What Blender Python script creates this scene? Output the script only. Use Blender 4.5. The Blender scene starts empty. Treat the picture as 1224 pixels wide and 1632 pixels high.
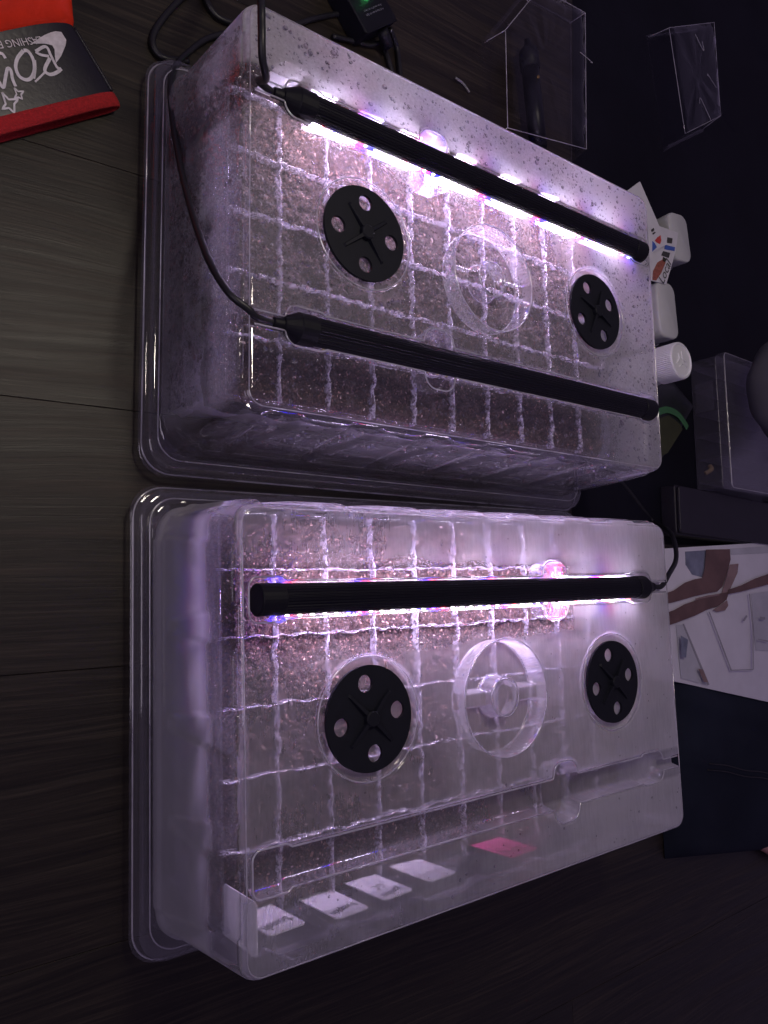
import bpy, math, random
import numpy as np
from mathutils import Matrix, Vector
random.seed(7); rng = np.random.default_rng(7)
SC = bpy.context.scene
COL = SC.collection
R = math.radians

# ------------------------------------------------------------------ camera, world, added fill lamps, exposure
CAM_R = np.array([[0.7949468885399064, -0.032155596739110226, 0.6058262638736235],
                  [0.039113535145445494, -0.9938003786818985, -0.1040717958917849],
                  [0.605416861153658, 0.10642755719298949, -0.788760799799778]])
CAM_C = np.array([-0.4232, 0.0778, 0.5306]); F_PX = 1235.35
cam = bpy.data.cameras.new('camera'); camo = bpy.data.objects.new('camera', cam); COL.objects.link(camo)
m = Matrix.Identity(4)
for i in range(3):
    m[i][0] = CAM_R[0][i]; m[i][1] = -CAM_R[1][i]; m[i][2] = -CAM_R[2][i]; m[i][3] = CAM_C[i]
camo.matrix_world = m
cam.sensor_fit = 'HORIZONTAL'; cam.sensor_width = 36.0; cam.lens = 36.0 * F_PX / 1224.0
cam.clip_start = 0.01; cam.clip_end = 50
SC.camera = camo
W = bpy.data.worlds.new('World'); SC.world = W; W.use_nodes = True
bg = W.node_tree.nodes['Background']; bg.inputs[0].default_value = (0.70, 0.53, 1.0, 1); bg.inputs[1].default_value = 0.07
for nm, loc, tgt, en, size, col in (('warm_fill_lamp', (-0.10, 0.52, 0.90), (-0.22, 0.38, 0), 1.05, 0.12, (1.0, 0.89, 0.74)),  # added overhead fill, out of view, to lift the floor
                                    ('side_fill_lamp', (-0.85, 0.12, 0.62), (-0.15, 0.15, 0.05), 0.55, 0.45, (0.92, 0.80, 1.0))):  # added soft fill from the left, unseen, to brighten the dome walls
    ld = bpy.data.lights.new(nm, 'AREA'); ld.energy = en; ld.size = size; ld.color = col
    lo = bpy.data.objects.new(nm, ld); COL.objects.link(lo); lo.location = loc
    lo.rotation_euler = (Vector(tgt) - Vector(loc)).to_track_quat('-Z', 'Y').to_euler()
SC.view_settings.view_transform = 'Standard'; SC.view_settings.look = 'None'
SC.view_settings.exposure = 0.92; SC.view_settings.gamma = 1.0; SC.view_settings.use_curve_mapping = False
SC.render.engine = 'CYCLES'
cy = SC.cycles
cy.max_bounces = 12; cy.diffuse_bounces = 7; cy.glossy_bounces = 4; cy.transmission_bounces = 6
cy.transparent_max_bounces = 40; cy.caustics_reflective = False; cy.caustics_refractive = False
cy.sample_clamp_indirect = 4.0; cy.adaptive_threshold = 0.03; cy.use_denoising = True
try: cy.denoiser = 'OPENIMAGEDENOISE'
except Exception: pass
LED_POWER = 38.0
LED_TINT = (0.85, 0.71, 1.0)

# ------------------------------------------------------------------ layout constants
L, S, H = 0.2168, 0.135, 0.1215          # dome top half length / half width / height
FX, FY = 0.2367, 0.159                   # flange half extents
ZT = -0.010                              # floor level
ZC = 0.0843                              # top of the cell insert
PX, PY = 0.0395, 0.0429                  # cell pitch
CX0, CY0 = -0.211, -0.1178               # cell grid corner
GROOVE_Y = 0.0773
X2, Y2, TH2 = 0.0081, 0.3229, -0.0188    # second kit

def unp(u, v, z):
    d = CAM_R.T @ np.array([(u - 612) / F_PX, (v - 816) / F_PX, 1.0])
    t = (z - CAM_C[2]) / d[2]
    p = CAM_C + t * d
    return Vector((p[0], p[1], z))

def kit2(p):
    c, s = math.cos(TH2), math.sin(TH2)
    return Vector((X2 + c * p[0] - s * p[1], Y2 + s * p[0] + c * p[1], p[2]))

# ------------------------------------------------------------------ helpers
def mesh(name, verts, faces, smooth=False):
    me = bpy.data.meshes.new(name)
    if isinstance(verts, np.ndarray): verts = verts.tolist()
    me.from_pydata([tuple(v) for v in verts], [], [tuple(f) for f in faces])
    me.update()
    if smooth: me.polygons.foreach_set('use_smooth', [True] * len(me.polygons))
    return me

def obj(name, me, mat=None, parent=None, loc=None, rot=None):
    o = bpy.data.objects.new(name, me); COL.objects.link(o)
    if mat is not None and me is not None and len(me.materials) == 0: me.materials.append(mat)
    if parent is not None: o.parent = parent
    if loc is not None: o.location = loc
    if rot is not None: o.rotation_euler = rot
    return o

def thing(name, label, cat, loc=(0, 0, 0), rz=0, group=None):
    o = bpy.data.objects.new(name, None); COL.objects.link(o)
    o.empty_display_size = 0.02
    o.location = loc; o.rotation_euler = (0, 0, rz); tag(o, label, cat, group)
    return o

def tag(o, label=None, cat=None, group=None, kind=None):
    if label: o['label'] = label
    if cat: o['category'] = cat
    if group: o['group'] = group
    if kind: o['kind'] = kind
    return o

class MB:
    def __init__(s): s.v = []; s.f = []
    def add(s, verts, faces):
        b = len(s.v); s.v += [tuple(v) for v in verts]; s.f += [tuple(i + b for i in f) for f in faces]
    def box(s, x0, x1, y0, y1, z0, z1):
        s.add([(x0,y0,z0),(x1,y0,z0),(x1,y1,z0),(x0,y1,z0),(x0,y0,z1),(x1,y0,z1),(x1,y1,z1),(x0,y1,z1)],
              [(0,3,2,1),(4,5,6,7),(0,1,5,4),(1,2,6,5),(2,3,7,6),(3,0,4,7)])
    def loft(s, rings, cap0=True, cap1=True, closed=True):
        b = len(s.v); n = len(rings[0])
        for r in rings: s.v += [tuple(p) for p in r]
        for k in range(len(rings) - 1):
            for i in range(n if closed else n - 1):
                j = (i + 1) % n
                s.f.append((b + k*n + i, b + k*n + j, b + (k+1)*n + j, b + (k+1)*n + i))
        if cap0: s.f.append(tuple(b + i for i in reversed(range(n))))
        if cap1: s.f.append(tuple(b + (len(rings)-1)*n + i for i in range(n)))
    def build(s, name, mat, parent=None, smooth=False, **k):
        return obj(name, mesh(name, s.v, s.f, smooth), mat, parent, **k)

def rrect(hx, hy, r, n=6, z=0.0, cx=0, cy=0):
    pts = []
    for (sx, sy, a0) in ((1,1,0),(-1,1,90),(-1,-1,180),(1,-1,270)):
        for k in range(n + 1):
            a = R(a0 + 90 * k / n)
            pts.append((cx + sx*(hx - r) + r*math.cos(a), cy + sy*(hy - r) + r*math.sin(a), z))
    return pts

def rbox(hx, hy, z0, z1, r=0.004, b=0.0015, n=5, cx=0, cy=0, top_scale=1.0):
    """rounded box with softened top and bottom edges"""
    mb = MB(); rings = []
    for k in range(4):
        a = R(90 * k / 3); rings.append(rrect(hx - b + b*math.sin(a), hy - b + b*math.sin(a), r, n, z0 + b - b*math.cos(a), cx, cy))
    for k in range(4):
        a = R(90 * k / 3); q = -b + b*math.cos(a)
        rings.append(rrect((hx)*top_scale + q, hy*top_scale + q, r, n, z1 - b + b*math.sin(a), cx, cy))
    mb.loft(rings); return mb

def smoothpath(pts, n=10):
    P = [Vector(p) for p in pts]; P = [2*P[0]-P[1]] + P + [2*P[-1]-P[-2]]
    out = []
    for i in range(1, len(P) - 2):
        p0, p1, p2, p3 = P[i-1:i+3]
        for k in range(n):
            t = k / n
            out.append(0.5*((2*p1) + (p2-p0)*t + (2*p0-5*p1+4*p2-p3)*t*t + (3*p1-p0-3*p2+p3)*t**3))
    out.append(P[-2]); return out

def tube(pts, r, n=10, sub=10):
    path = smoothpath(pts, sub) if sub else [Vector(p) for p in pts]
    mb = MB(); rings = []; up = Vector((0.13, 0.21, 0.97))
    for i, p in enumerate(path):
        t = (path[min(i+1, len(path)-1)] - path[max(i-1, 0)]).normalized()
        a = t.cross(up)
        if a.length < 1e-4: a = t.cross(Vector((1, 0, 0)))
        a.normalize(); b = a.cross(t).normalized(); up = b
        rr = r(i / (len(path)-1)) if callable(r) else r
        rings.append([p + a*rr*math.cos(2*math.pi*k/n) + b*rr*math.sin(2*math.pi*k/n) for k in range(n)])
    mb.loft(rings); return mb

def vnoise(x, y, seed=0):
    """cheap smooth value noise for arrays"""
    x = np.asarray(x, float); y = np.asarray(y, float)
    xi = np.floor(x).astype(int); yi = np.floor(y).astype(int); fx = x - xi; fy = y - yi
    def h(a, b):
        q = (a * 374761393 + b * 668265263 + seed * 1442695041) & 0x7fffffff
        q = ((q ^ (q >> 13)) * 1274126177) & 0x7fffffff
        return ((q ^ (q >> 16)) & 0xffff) / 65535.0
    sx = fx*fx*(3-2*fx); sy = fy*fy*(3-2*fy)
    a = h(xi, yi)*(1-sx) + h(xi+1, yi)*sx; b = h(xi, yi+1)*(1-sx) + h(xi+1, yi+1)*sx
    return a*(1-sy) + b*sy - 0.5

def sstep(a, b, x):
    t = np.clip((x - a) / (b - a), 0, 1); return t*t*(3-2*t)

def text_mesh(name, body, size=1.0):
    """built-in font turned into mesh, centred at the origin in XY"""
    cu = bpy.data.curves.new(name, 'FONT'); cu.body = body; cu.size = size; cu.resolution_u = 3
    o = bpy.data.objects.new(name, cu); COL.objects.link(o)
    bpy.context.view_layer.update()
    me = bpy.data.meshes.new_from_object(o.evaluated_get(bpy.context.evaluated_depsgraph_get()))
    bpy.data.objects.remove(o); bpy.data.curves.remove(cu)
    me.name = name; me.materials.clear()
    co = np.array([v.co[:] for v in me.vertices]); c = (co.min(0) + co.max(0)) / 2
    for v in me.vertices: v.co -= Vector(c)
    return me, (co.max(0) - co.min(0))

# ------------------------------------------------------------------ materials
class NT:
    def __init__(s, name):
        s.m = bpy.data.materials.new(name); s.m.use_nodes = True; s.t = s.m.node_tree
        for n in list(s.t.nodes): s.t.nodes.remove(n)
        s.out = s.t.nodes.new('ShaderNodeOutputMaterial')
    def n(s, typ, **kw):
        x = s.t.nodes.new(typ)
        for k, v in kw.items():
            if k.startswith('i_'):
                key = k[2:]; inp = x.inputs[int(key)] if key.isdigit() else x.inputs[key.replace('_', ' ')]
                if hasattr(v, 'node') or isinstance(v, bpy.types.NodeSocket): s.t.links.new(v, inp)
                else: inp.default_value = v
            else: setattr(x, k, v)
        return x
    def surf(s, sh): s.t.links.new(sh, s.out.inputs['Surface']); return s.m
    def coord(s, kind='Object'): return s.n('ShaderNodeTexCoord').outputs[kind]
    def map(s, vec, scale=(1,1,1), loc=(0,0,0), rot=(0,0,0)):
        x = s.n('ShaderNodeMapping'); s.t.links.new(vec, x.inputs['Vector'])
        x.inputs['Scale'].default_value = scale; x.inputs['Location'].default_value = loc; x.inputs['Rotation'].default_value = rot
        return x.outputs[0]
    def noise(s, vec, scale, detail=4, rough=0.55, dist=0.0):
        x = s.n('ShaderNodeTexNoise'); s.t.links.new(vec, x.inputs['Vector'])
        x.inputs['Scale'].default_value = scale; x.inputs['Detail'].default_value = detail
        x.inputs['Roughness'].default_value = rough; x.inputs['Distortion'].default_value = dist
        return x.outputs['Fac']
    def ramp(s, fac, stops):
        x = s.n('ShaderNodeValToRGB'); s.t.links.new(fac, x.inputs[0]); e = x.color_ramp.elements
        while len(e) < len(stops): e.new(0.5)
        for k, (p, c) in enumerate(stops):
            e[k].position = p; e[k].color = c if len(c) == 4 else (*c, 1)
        return x.outputs[0]
    def math(s, op, a, b=0.0, clamp=False):
        x = s.n('ShaderNodeMath', operation=op); x.use_clamp = clamp
        for k, v in enumerate((a, b)):
            if isinstance(v, bpy.types.NodeSocket): s.t.links.new(v, x.inputs[k])
            else: x.inputs[k].default_value = v
        return x.outputs[0]
    def mix(s, fac, a, b):
        x = s.n('ShaderNodeMixShader')
        if isinstance(fac, bpy.types.NodeSocket): s.t.links.new(fac, x.inputs[0])
        else: x.inputs[0].default_value = fac
        s.t.links.new(a, x.inputs[1]); s.t.links.new(b, x.inputs[2]); return x.outputs[0]
    def bump(s, h, strength=0.3, dist=0.001):
        x = s.n('ShaderNodeBump'); s.t.links.new(h, x.inputs['Height'])
        x.inputs['Strength'].default_value = strength; x.inputs['Distance'].default_value = dist
        return x.outputs[0]
    def mixcol(s, fac, a, b):
        x = s.n('ShaderNodeMix', data_type='RGBA')
        for sock, v in ((x.inputs['Factor'], fac), (x.inputs[6], a), (x.inputs[7], b)):
            if isinstance(v, bpy.types.NodeSocket): s.t.links.new(v, sock)
            else: sock.default_value = v if not isinstance(v, tuple) else (*v, 1)[:4]
        return x.outputs[2]
    def principled(s, **kw):
        x = s.n('ShaderNodeBsdfPrincipled')
        for k, v in kw.items():
            inp = x.inputs[k.replace('_', ' ')]
            if isinstance(v, bpy.types.NodeSocket): s.t.links.new(v, inp)
            else: inp.default_value = (*v, 1) if isinstance(v, tuple) and len(v) == 3 and inp.type == 'RGBA' else v
        return x.outputs[0]

def simple(name, col, rough=0.5, noise_amt=0.15, nscale=60, bump=0.0, bscale=400, metal=0.0, spec=0.5):
    t = NT(name); c = t.coord(); f = t.noise(c, nscale)
    a = tuple(max(0, x*(1-noise_amt)) for x in col); b = tuple(min(1, x*(1+noise_amt)) for x in col)
    kw = dict(Base_Color=t.ramp(f, [(0.3, a), (0.7, b)]), Roughness=rough, Metallic=metal, Specular_IOR_Level=spec)
    if bump: kw['Normal'] = t.bump(t.noise(c, bscale, 3), bump)
    return t.surf(t.principled(**kw))

def mat_floor():
    t = NT('vinyl_plank'); c = t.coord(); rnd = t.n('ShaderNodeObjectInfo').outputs['Random']
    off = t.n('ShaderNodeCombineXYZ', i_X=t.math('MULTIPLY', rnd, 2.0), i_Y=t.math('MULTIPLY', rnd, 0.6), i_Z=0.0)
    v = t.n('ShaderNodeVectorMath', operation='ADD', i_0=c, i_1=off.outputs[0]).outputs[0]
    warp = t.n('ShaderNodeVectorMath', operation='SCALE', i_0=t.n('ShaderNodeTexNoise', i_Vector=t.map(v, (3, 9, 1)), i_Scale=1.0, i_Detail=2).outputs['Color'], i_Scale=0.03)
    w = t.n('ShaderNodeVectorMath', operation='ADD', i_0=v, i_1=warp.outputs[0]).outputs[0]
    fine = t.noise(t.map(w, (10, 420, 1)), 1.0, 5, 0.7)
    mid = t.noise(t.map(w, (3, 90, 1)), 1.0, 4, 0.6)
    broad = t.noise(t.map(w, (2, 14, 1)), 1.0, 3)
    g = t.math('ADD', t.math('MULTIPLY', fine, 0.55), t.math('ADD', t.math('MULTIPLY', mid, 0.35), t.math('MULTIPLY', broad, 0.15)))
    col = t.ramp(g, [(0.37, (0.0042, 0.0033, 0.0023)), (0.52, (0.0160, 0.0121, 0.0081)), (0.66, (0.042, 0.032, 0.0218)), (0.84, (0.082, 0.064, 0.045))])
    speck = t.noise(c, 900, 1)
    return t.surf(t.principled(Base_Color=col, Roughness=t.ramp(mid, [(0.3, (0.36,)*3), (0.7, (0.52,)*3)]), Specular_IOR_Level=0.35,
                               Normal=t.bump(g, 0.5, 0.0006)))

def mat_clear(name, fog_nodes=None, gloss_rough=0.035, tint=(0.97, 0.965, 0.99), bump_s=0.07, bump_scale=90, fog_col=(0.86, 0.84, 0.90), base_refl=0.10, fog_k=0.3, blend=0.36):
    """thin moulded plastic: see-through sheet with a Fresnel sheen and a layer of condensation"""
    t = NT(name); c = t.coord()
    nrm = t.bump(t.noise(c, bump_scale, 3, 0.6), bump_s, 0.001)
    tr = t.n('ShaderNodeBsdfTransparent', i_Color=(*tint, 1)).outputs[0]
    gl = t.n('ShaderNodeBsdfGlossy', i_Color=(1, 1, 1, 1), i_Roughness=gloss_rough, i_Normal=nrm).outputs[0]
    fr = t.math('MULTIPLY', t.math('POWER', t.n('ShaderNodeLayerWeight', i_Blend=0.5, i_Normal=nrm).outputs['Facing'], 3.5), min(1.0, blend*2.8))   # two-sided Schlick-like sheen
    fac = t.math('ADD', fr, base_refl, clamp=True)
    clear = t.mix(t.math('MULTIPLY', fac, 0.85), tr, gl)
    df = t.n('ShaderNodeBsdfDiffuse', i_Color=(*fog_col, 1)).outputs[0]
    tl = t.n('ShaderNodeBsdfTranslucent', i_Color=(*fog_col, 1)).outputs[0]
    fog = t.mix(0.5, df, tl)
    msk = fog_nodes(t, c) if fog_nodes else fog_k
    return t.surf(t.mix(msk, clear, fog))

def edge_dist(t, x, y):
    return t.math('MAXIMUM', t.math('SUBTRACT', t.math('ABSOLUTE', x), L), t.math('SUBTRACT', t.math('ABSOLUTE', y), S))

def fog_lower(t, c):
    s = t.n('ShaderNodeSeparateXYZ', i_0=c); x, y, z = s.outputs
    x01 = t.math('ADD', t.math('MULTIPLY', x, 2.0), 0.5)
    big = t.noise(c, 16, 4, 0.6, 0.4)
    streak = t.noise(t.map(c, (500, 60, 60)), 1.0, 4, 0.7)
    wx = t.math('ADD', x01, t.math('MULTIPLY', t.math('SUBTRACT', big, 0.5), 0.25))
    right = t.math('MULTIPLY', t.ramp(wx, [(0.30, (0,)*3), (0.48, (0.45,)*3), (0.72, (1,)*3)]), 0.46)
    bandd = t.math('ABSOLUTE', t.math('SUBTRACT', y, 0.071))
    wob = t.math('MULTIPLY', t.math('SUBTRACT', t.noise(c, 45, 3), 0.5), 0.012)
    band = t.ramp(t.math('MULTIPLY', t.math('ADD', bandd, wob), 20.0), [(0.40, (0.04,)*3), (0.68, (1,)*3)])   # dried clear along the warm bar
    xband = t.ramp(x01, [(0.60, (0,)*3), (0.75, (1,)*3)])
    band = t.math('MAXIMUM', band, xband)
    gr = t.ramp(t.math('MULTIPLY', t.math('ABSOLUTE', t.math('ADD', y, GROOVE_Y)), 50.0), [(0.50, (0.50,)*3), (0.68, (1,)*3)])
    gr = t.math('MAXIMUM', gr, t.math('MULTIPLY', xband, 0.6))
    base = t.math('ADD', 0.26, t.math('MULTIPLY', t.math('SUBTRACT', big, 0.4), 0.40))
    tot = t.math('ADD', base, right)
    tot = t.math('MULTIPLY', tot, t.math('ADD', 0.78, t.math('MULTIPLY', streak, 0.45)))
    tot = t.math('MULTIPLY', t.math('MULTIPLY', tot, band), gr)
    wall = t.ramp(t.math('MULTIPLY', t.math('ADD', edge_dist(t, x, y), 0.004), 100.0), [(0.3, (0,)*3), (0.6, (1,)*3)])
    wv = t.math('MULTIPLY', t.math('ADD', 0.38, t.math('MULTIPLY', big, 0.34)), t.ramp(t.math('MULTIPLY', z, 8.0), [(0.62, (1,)*3), (0.72, (0.22,)*3)]))
    tot = t.math('ADD', t.math('MULTIPLY', tot, t.math('SUBTRACT', 1.0, wall)), t.math('MULTIPLY', wall, wv))
    tot = t.math('MULTIPLY', tot, t.ramp(t.math('MULTIPLY', z, 20.0), [(0.26, (0.10,)*3), (0.34, (1,)*3)]))
    return t.math('MINIMUM', t.math('MAXIMUM', tot, 0.015), 0.80)

def fog_upper(t, c):
    s = t.n('ShaderNodeSeparateXYZ', i_0=c); x, y, z = s.outputs
    big = t.noise(c, 18, 4, 0.6, 0.3)
    fine = t.noise(c, 420, 3, 0.7)
    back = t.math('MULTIPLY', t.ramp(t.math('ADD', t.math('MULTIPLY', y, -3.0), 0.5), [(0.70, (0,)*3), (0.78, (1,)*3)]), 0.34)   # local -y is the far long side
    far = t.math('MULTIPLY', t.ramp(t.math('ADD', t.math('MULTIPLY', x, -2.0), 0.5), [(0.68, (0,)*3), (0.86, (1,)*3)]), 0.40)
    front = t.ramp(t.math('ADD', t.math('MULTIPLY', y, -3.0), 0.5), [(0.20, (0.12,)*3), (0.30, (1,)*3)])
    base = t.math('ADD', 0.22, t.math('MULTIPLY', t.math('SUBTRACT', big, 0.4), 0.40))
    tot = t.math('ADD', t.math('MULTIPLY', base, front), t.math('ADD', back, far))
    wall = t.ramp(t.math('MULTIPLY', t.math('ADD', edge_dist(t, x, y), 0.004), 100.0), [(0.3, (0,)*3), (0.6, (1,)*3)])
    tot = t.math('ADD', t.math('MULTIPLY', tot, t.math('SUBTRACT', 1.0, wall)), t.math('MULTIPLY', wall, t.math('MULTIPLY', t.math('ADD', 0.10, t.math('MULTIPLY', big, 0.28)), t.ramp(t.math('ADD', t.math('MULTIPLY', y, 3.0), 0.5), [(0.86, (1,)*3), (0.90, (0.28,)*3)]))))
    tot = t.math('MULTIPLY', tot, t.ramp(t.math('MULTIPLY', t.math('ABSOLUTE', t.math('ADD', y, GROOVE_Y)), 40.0), [(0.42, (0.20,)*3), (0.62, (1,)*3)]))
    tot = t.math('MULTIPLY', tot, t.math('ADD', 0.55, t.math('MULTIPLY', fine, 0.9)))
    tot = t.math('MULTIPLY', tot, t.ramp(t.math('MULTIPLY', z, 20.0), [(0.26, (0.10,)*3), (0.34, (1,)*3)]))
    return t.math('MINIMUM', t.math('MAXIMUM', tot, 0.02), 0.75)

M = {}
M['floor'] = mat_floor()
M['under'] = simple('underlay', (0.01, 0.01, 0.01), 0.9)
M['dome_lower'] = mat_clear('dome_plastic_fogged', fog_lower)
M['dome_upper'] = mat_clear('dome_plastic_wet', fog_upper)
M['tray'] = mat_clear('tray_plastic', None, fog_k=0.05, base_refl=0.06)

def mat_insert():
    t = NT('cell_insert_plastic'); c = t.coord()
    nrm = t.bump(t.noise(c, 260, 3, 0.6), 0.8, 0.0015)
    df = t.n('ShaderNodeBsdfDiffuse', i_Color=(0.80, 0.78, 0.84, 1), i_Normal=nrm).outputs[0]
    tl = t.n('ShaderNodeBsdfTranslucent', i_Color=(0.80, 0.78, 0.84, 1)).outputs[0]
    tr = t.n('ShaderNodeBsdfTransparent', i_Color=(0.97, 0.96, 0.98, 1)).outputs[0]
    gl = t.n('ShaderNodeBsdfGlossy', i_Color=(1, 1, 1, 1), i_Roughness=0.15, i_Normal=nrm).outputs[0]
    k = t.ramp(t.noise(c, 240, 4, 0.75), [(0.44, (0.03,)*3), (0.60, (0.80,)*3)])
    body = t.mix(k, tr, t.mix(0.5, df, tl))
    return t.surf(t.mix(0.16, body, gl))
M['insert'] = mat_insert()

def mat_skirt():
    t = NT('cell_insert_flank'); c = t.coord()
    nrm = t.bump(t.noise(c, 60, 3, 0.6), 0.25, 0.001)
    df = t.n('ShaderNodeBsdfDiffuse', i_Color=(0.74, 0.70, 0.80, 1), i_Normal=nrm).outputs[0]
    tl = t.n('ShaderNodeBsdfTranslucent', i_Color=(0.80, 0.76, 0.86, 1)).outputs[0]
    tr = t.n('ShaderNodeBsdfTransparent', i_Color=(0.95, 0.94, 0.97, 1)).outputs[0]
    gl = t.n('ShaderNodeBsdfGlossy', i_Color=(1, 1, 1, 1), i_Roughness=0.18, i_Normal=nrm).outputs[0]
    k = t.ramp(t.noise(c, 22, 4, 0.6), [(0.3, (0.40,)*3), (0.7, (0.72,)*3)])
    return t.surf(t.mix(0.10, t.mix(k, tr, t.mix(0.55, df, tl)), gl))
M['skirt'] = mat_skirt()

def mat_soil():
    t = NT('potting_soil'); c = t.coord()
    a = t.noise(c, 420, 4, 0.7); b = t.noise(c, 90, 3)
    col = t.ramp(a, [(0.30, (0.012, 0.009, 0.008)), (0.5, (0.048, 0.027, 0.020)), (0.68, (0.12, 0.068, 0.050)), (0.8, (0.30, 0.22, 0.20))])
    return t.surf(t.principled(Base_Color=col, Roughness=0.75, Specular_IOR_Level=0.4, Normal=t.bump(a, 1.0, 0.003)))
M['soil'] = mat_soil()
def mat_chip():
    t = NT('coir_chip'); g = t.n('ShaderNodeNewGeometry').outputs['Random Per Island']
    col = t.ramp(g, [(0.0, (0.02, 0.013, 0.011)), (0.50, (0.060, 0.032, 0.024)), (0.84, (0.16, 0.085, 0.062)), (0.97, (0.40, 0.23, 0.18)), (1.0, (0.75, 0.60, 0.54))])
    return t.surf(t.principled(Base_Color=col, Roughness=0.45, Specular_IOR_Level=0.6))
M['chip'] = mat_chip()

def mat_water():
    t = NT('water_drop')
    g = t.n('ShaderNodeBsdfGlass', i_Color=(1, 1, 1, 1), i_Roughness=0.0, i_IOR=1.33).outputs[0]
    tr = t.n('ShaderNodeBsdfTransparent', i_Color=(1, 1, 1, 1)).outputs[0]
    tl = t.n('ShaderNodeBsdfTranslucent', i_Color=(0.95, 0.95, 1, 1)).outputs[0]
    return t.surf(t.mix(0.06, t.mix(0.52, tr, g), tl))
M['water'] = mat_water()
M['black_plastic'] = simple('black_plastic', (0.006, 0.006, 0.010), 0.5, 0.1, 80, 0.08, 900, spec=0.22)
M['dial'] = simple('black_dial', (0.008, 0.009, 0.014), 0.6, 0.12, 120, 0.06, 1500, spec=0.25)
M['alu'] = simple('black_anodised', (0.006, 0.006, 0.010), 0.38, 0.1, 50, 0, 400, metal=0.1, spec=0.3)
M['cord'] = simple('black_cord', (0.010, 0.010, 0.012), 0.42, 0.15, 60)

def mat_diffuser(name, power):
    t = NT(name); c = t.coord(); x = t.n('ShaderNodeSeparateXYZ', i_0=c).outputs[0]
    ph = t.math('FRACT', t.math('MULTIPLY', t.math('ADD', x, 1.0), 1.0 / 0.060))
    wc = tuple(LED_TINT)
    tint = t.ramp(ph, [(0.0, wc), (0.50, wc), (0.55, (0.003, 0.003, 0.50)), (0.70, (0.004, 0.003, 0.50)), (0.76, (0.36, 0.006, 0.03)), (0.85, (0.36, 0.004, 0.015)), (0.92, wc)])
    if power <= 0:
        return t.surf(t.principled(Base_Color=(0.35, 0.34, 0.38), Roughness=0.3))
    return t.surf(t.n('ShaderNodeEmission', i_Color=tint, i_Strength=power).outputs[0])
M['diff_on'] = mat_diffuser('lit_diffuser', LED_POWER)
M['diff_off'] = mat_diffuser('unlit_diffuser', 0)
def emis(name, col, s):
    t = NT(name); return t.surf(t.n('ShaderNodeEmission', i_Color=(*col, 1), i_Strength=s).outputs[0])
M['led_w'] = emis('led_white', (1.0, 0.98, 0.86), 14); M['led_b'] = emis('led_blue', (0.08, 0.05, 1.0), 14); M['led_r'] = emis('led_red', (1.0, 0.08, 0.10), 12)
M['led_off'] = simple('led_unlit', (0.5, 0.45, 0.25), 0.4)
M['marker'] = None
def mat_marker(name, col):
    t = NT(name); c = t.coord(); n = t.noise(c, 300, 3)
    cc = t.ramp(n, [(0.3, tuple(x*0.88 for x in col)), (0.7, col)])
    df = t.n('ShaderNodeBsdfDiffuse', i_Color=cc).outputs[0]; tl = t.n('ShaderNodeBsdfTranslucent', i_Color=cc).outputs[0]
    return t.surf(t.mix(0.35, df, tl))
M['marker'] = mat_marker('white_marker', (0.95, 0.94, 0.96)); M['marker_pink'] = mat_marker('pink_marker', (0.97, 0.14, 0.40))
M['ink'] = simple('pen_ink', (0.01, 0.01, 0.02), 0.6)

# ------------------------------------------------------------------ floor of dark planks
floor = MB(); floor.box(-1.0, 2.2, -1.3, 2.2, ZT - 0.03, ZT - 0.0045)
floor = tag(floor.build('floor', M['under']), 'dark wood-look plank floor', None, None, 'structure')
pw, pl = 0.180, 1.22
plank = MB(); g = 0.00012; b = 0.0003
plank.loft([[(-pl/2+g, -pw/2+g, -0.004), (pl/2-g, -pw/2+g, -0.004), (pl/2-g, pw/2-g, -0.004), (-pl/2+g, pw/2-g, -0.004)],
            [(-pl/2+g, -pw/2+g, -b), (pl/2-g, -pw/2+g, -b), (pl/2-g, pw/2-g, -b), (-pl/2+g, pw/2-g, -b)],
            [(-pl/2+g+b, -pw/2+g+b, 0), (pl/2-g-b, -pw/2+g+b, 0), (pl/2-g-b, pw/2-g-b, 0), (-pl/2+g+b, pw/2-g-b, 0)]])
pme = mesh('plank', plank.v, plank.f); pme.materials.append(M['floor'])
for k in range(-3, 10):
    yc = -0.325 - pw/2 + k*pw
    x0 = {0: 0.206 - pl}.get(k, 0.30 + ((k * 0.37) % 0.5) - pl)
    for j in range(4):
        xc = x0 + pl/2 + (j - 1)*pl
        if xc < -1.5 or xc > 2.2: continue
        obj('plank', pme, None, floor, loc=(xc, yc, ZT))

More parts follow.
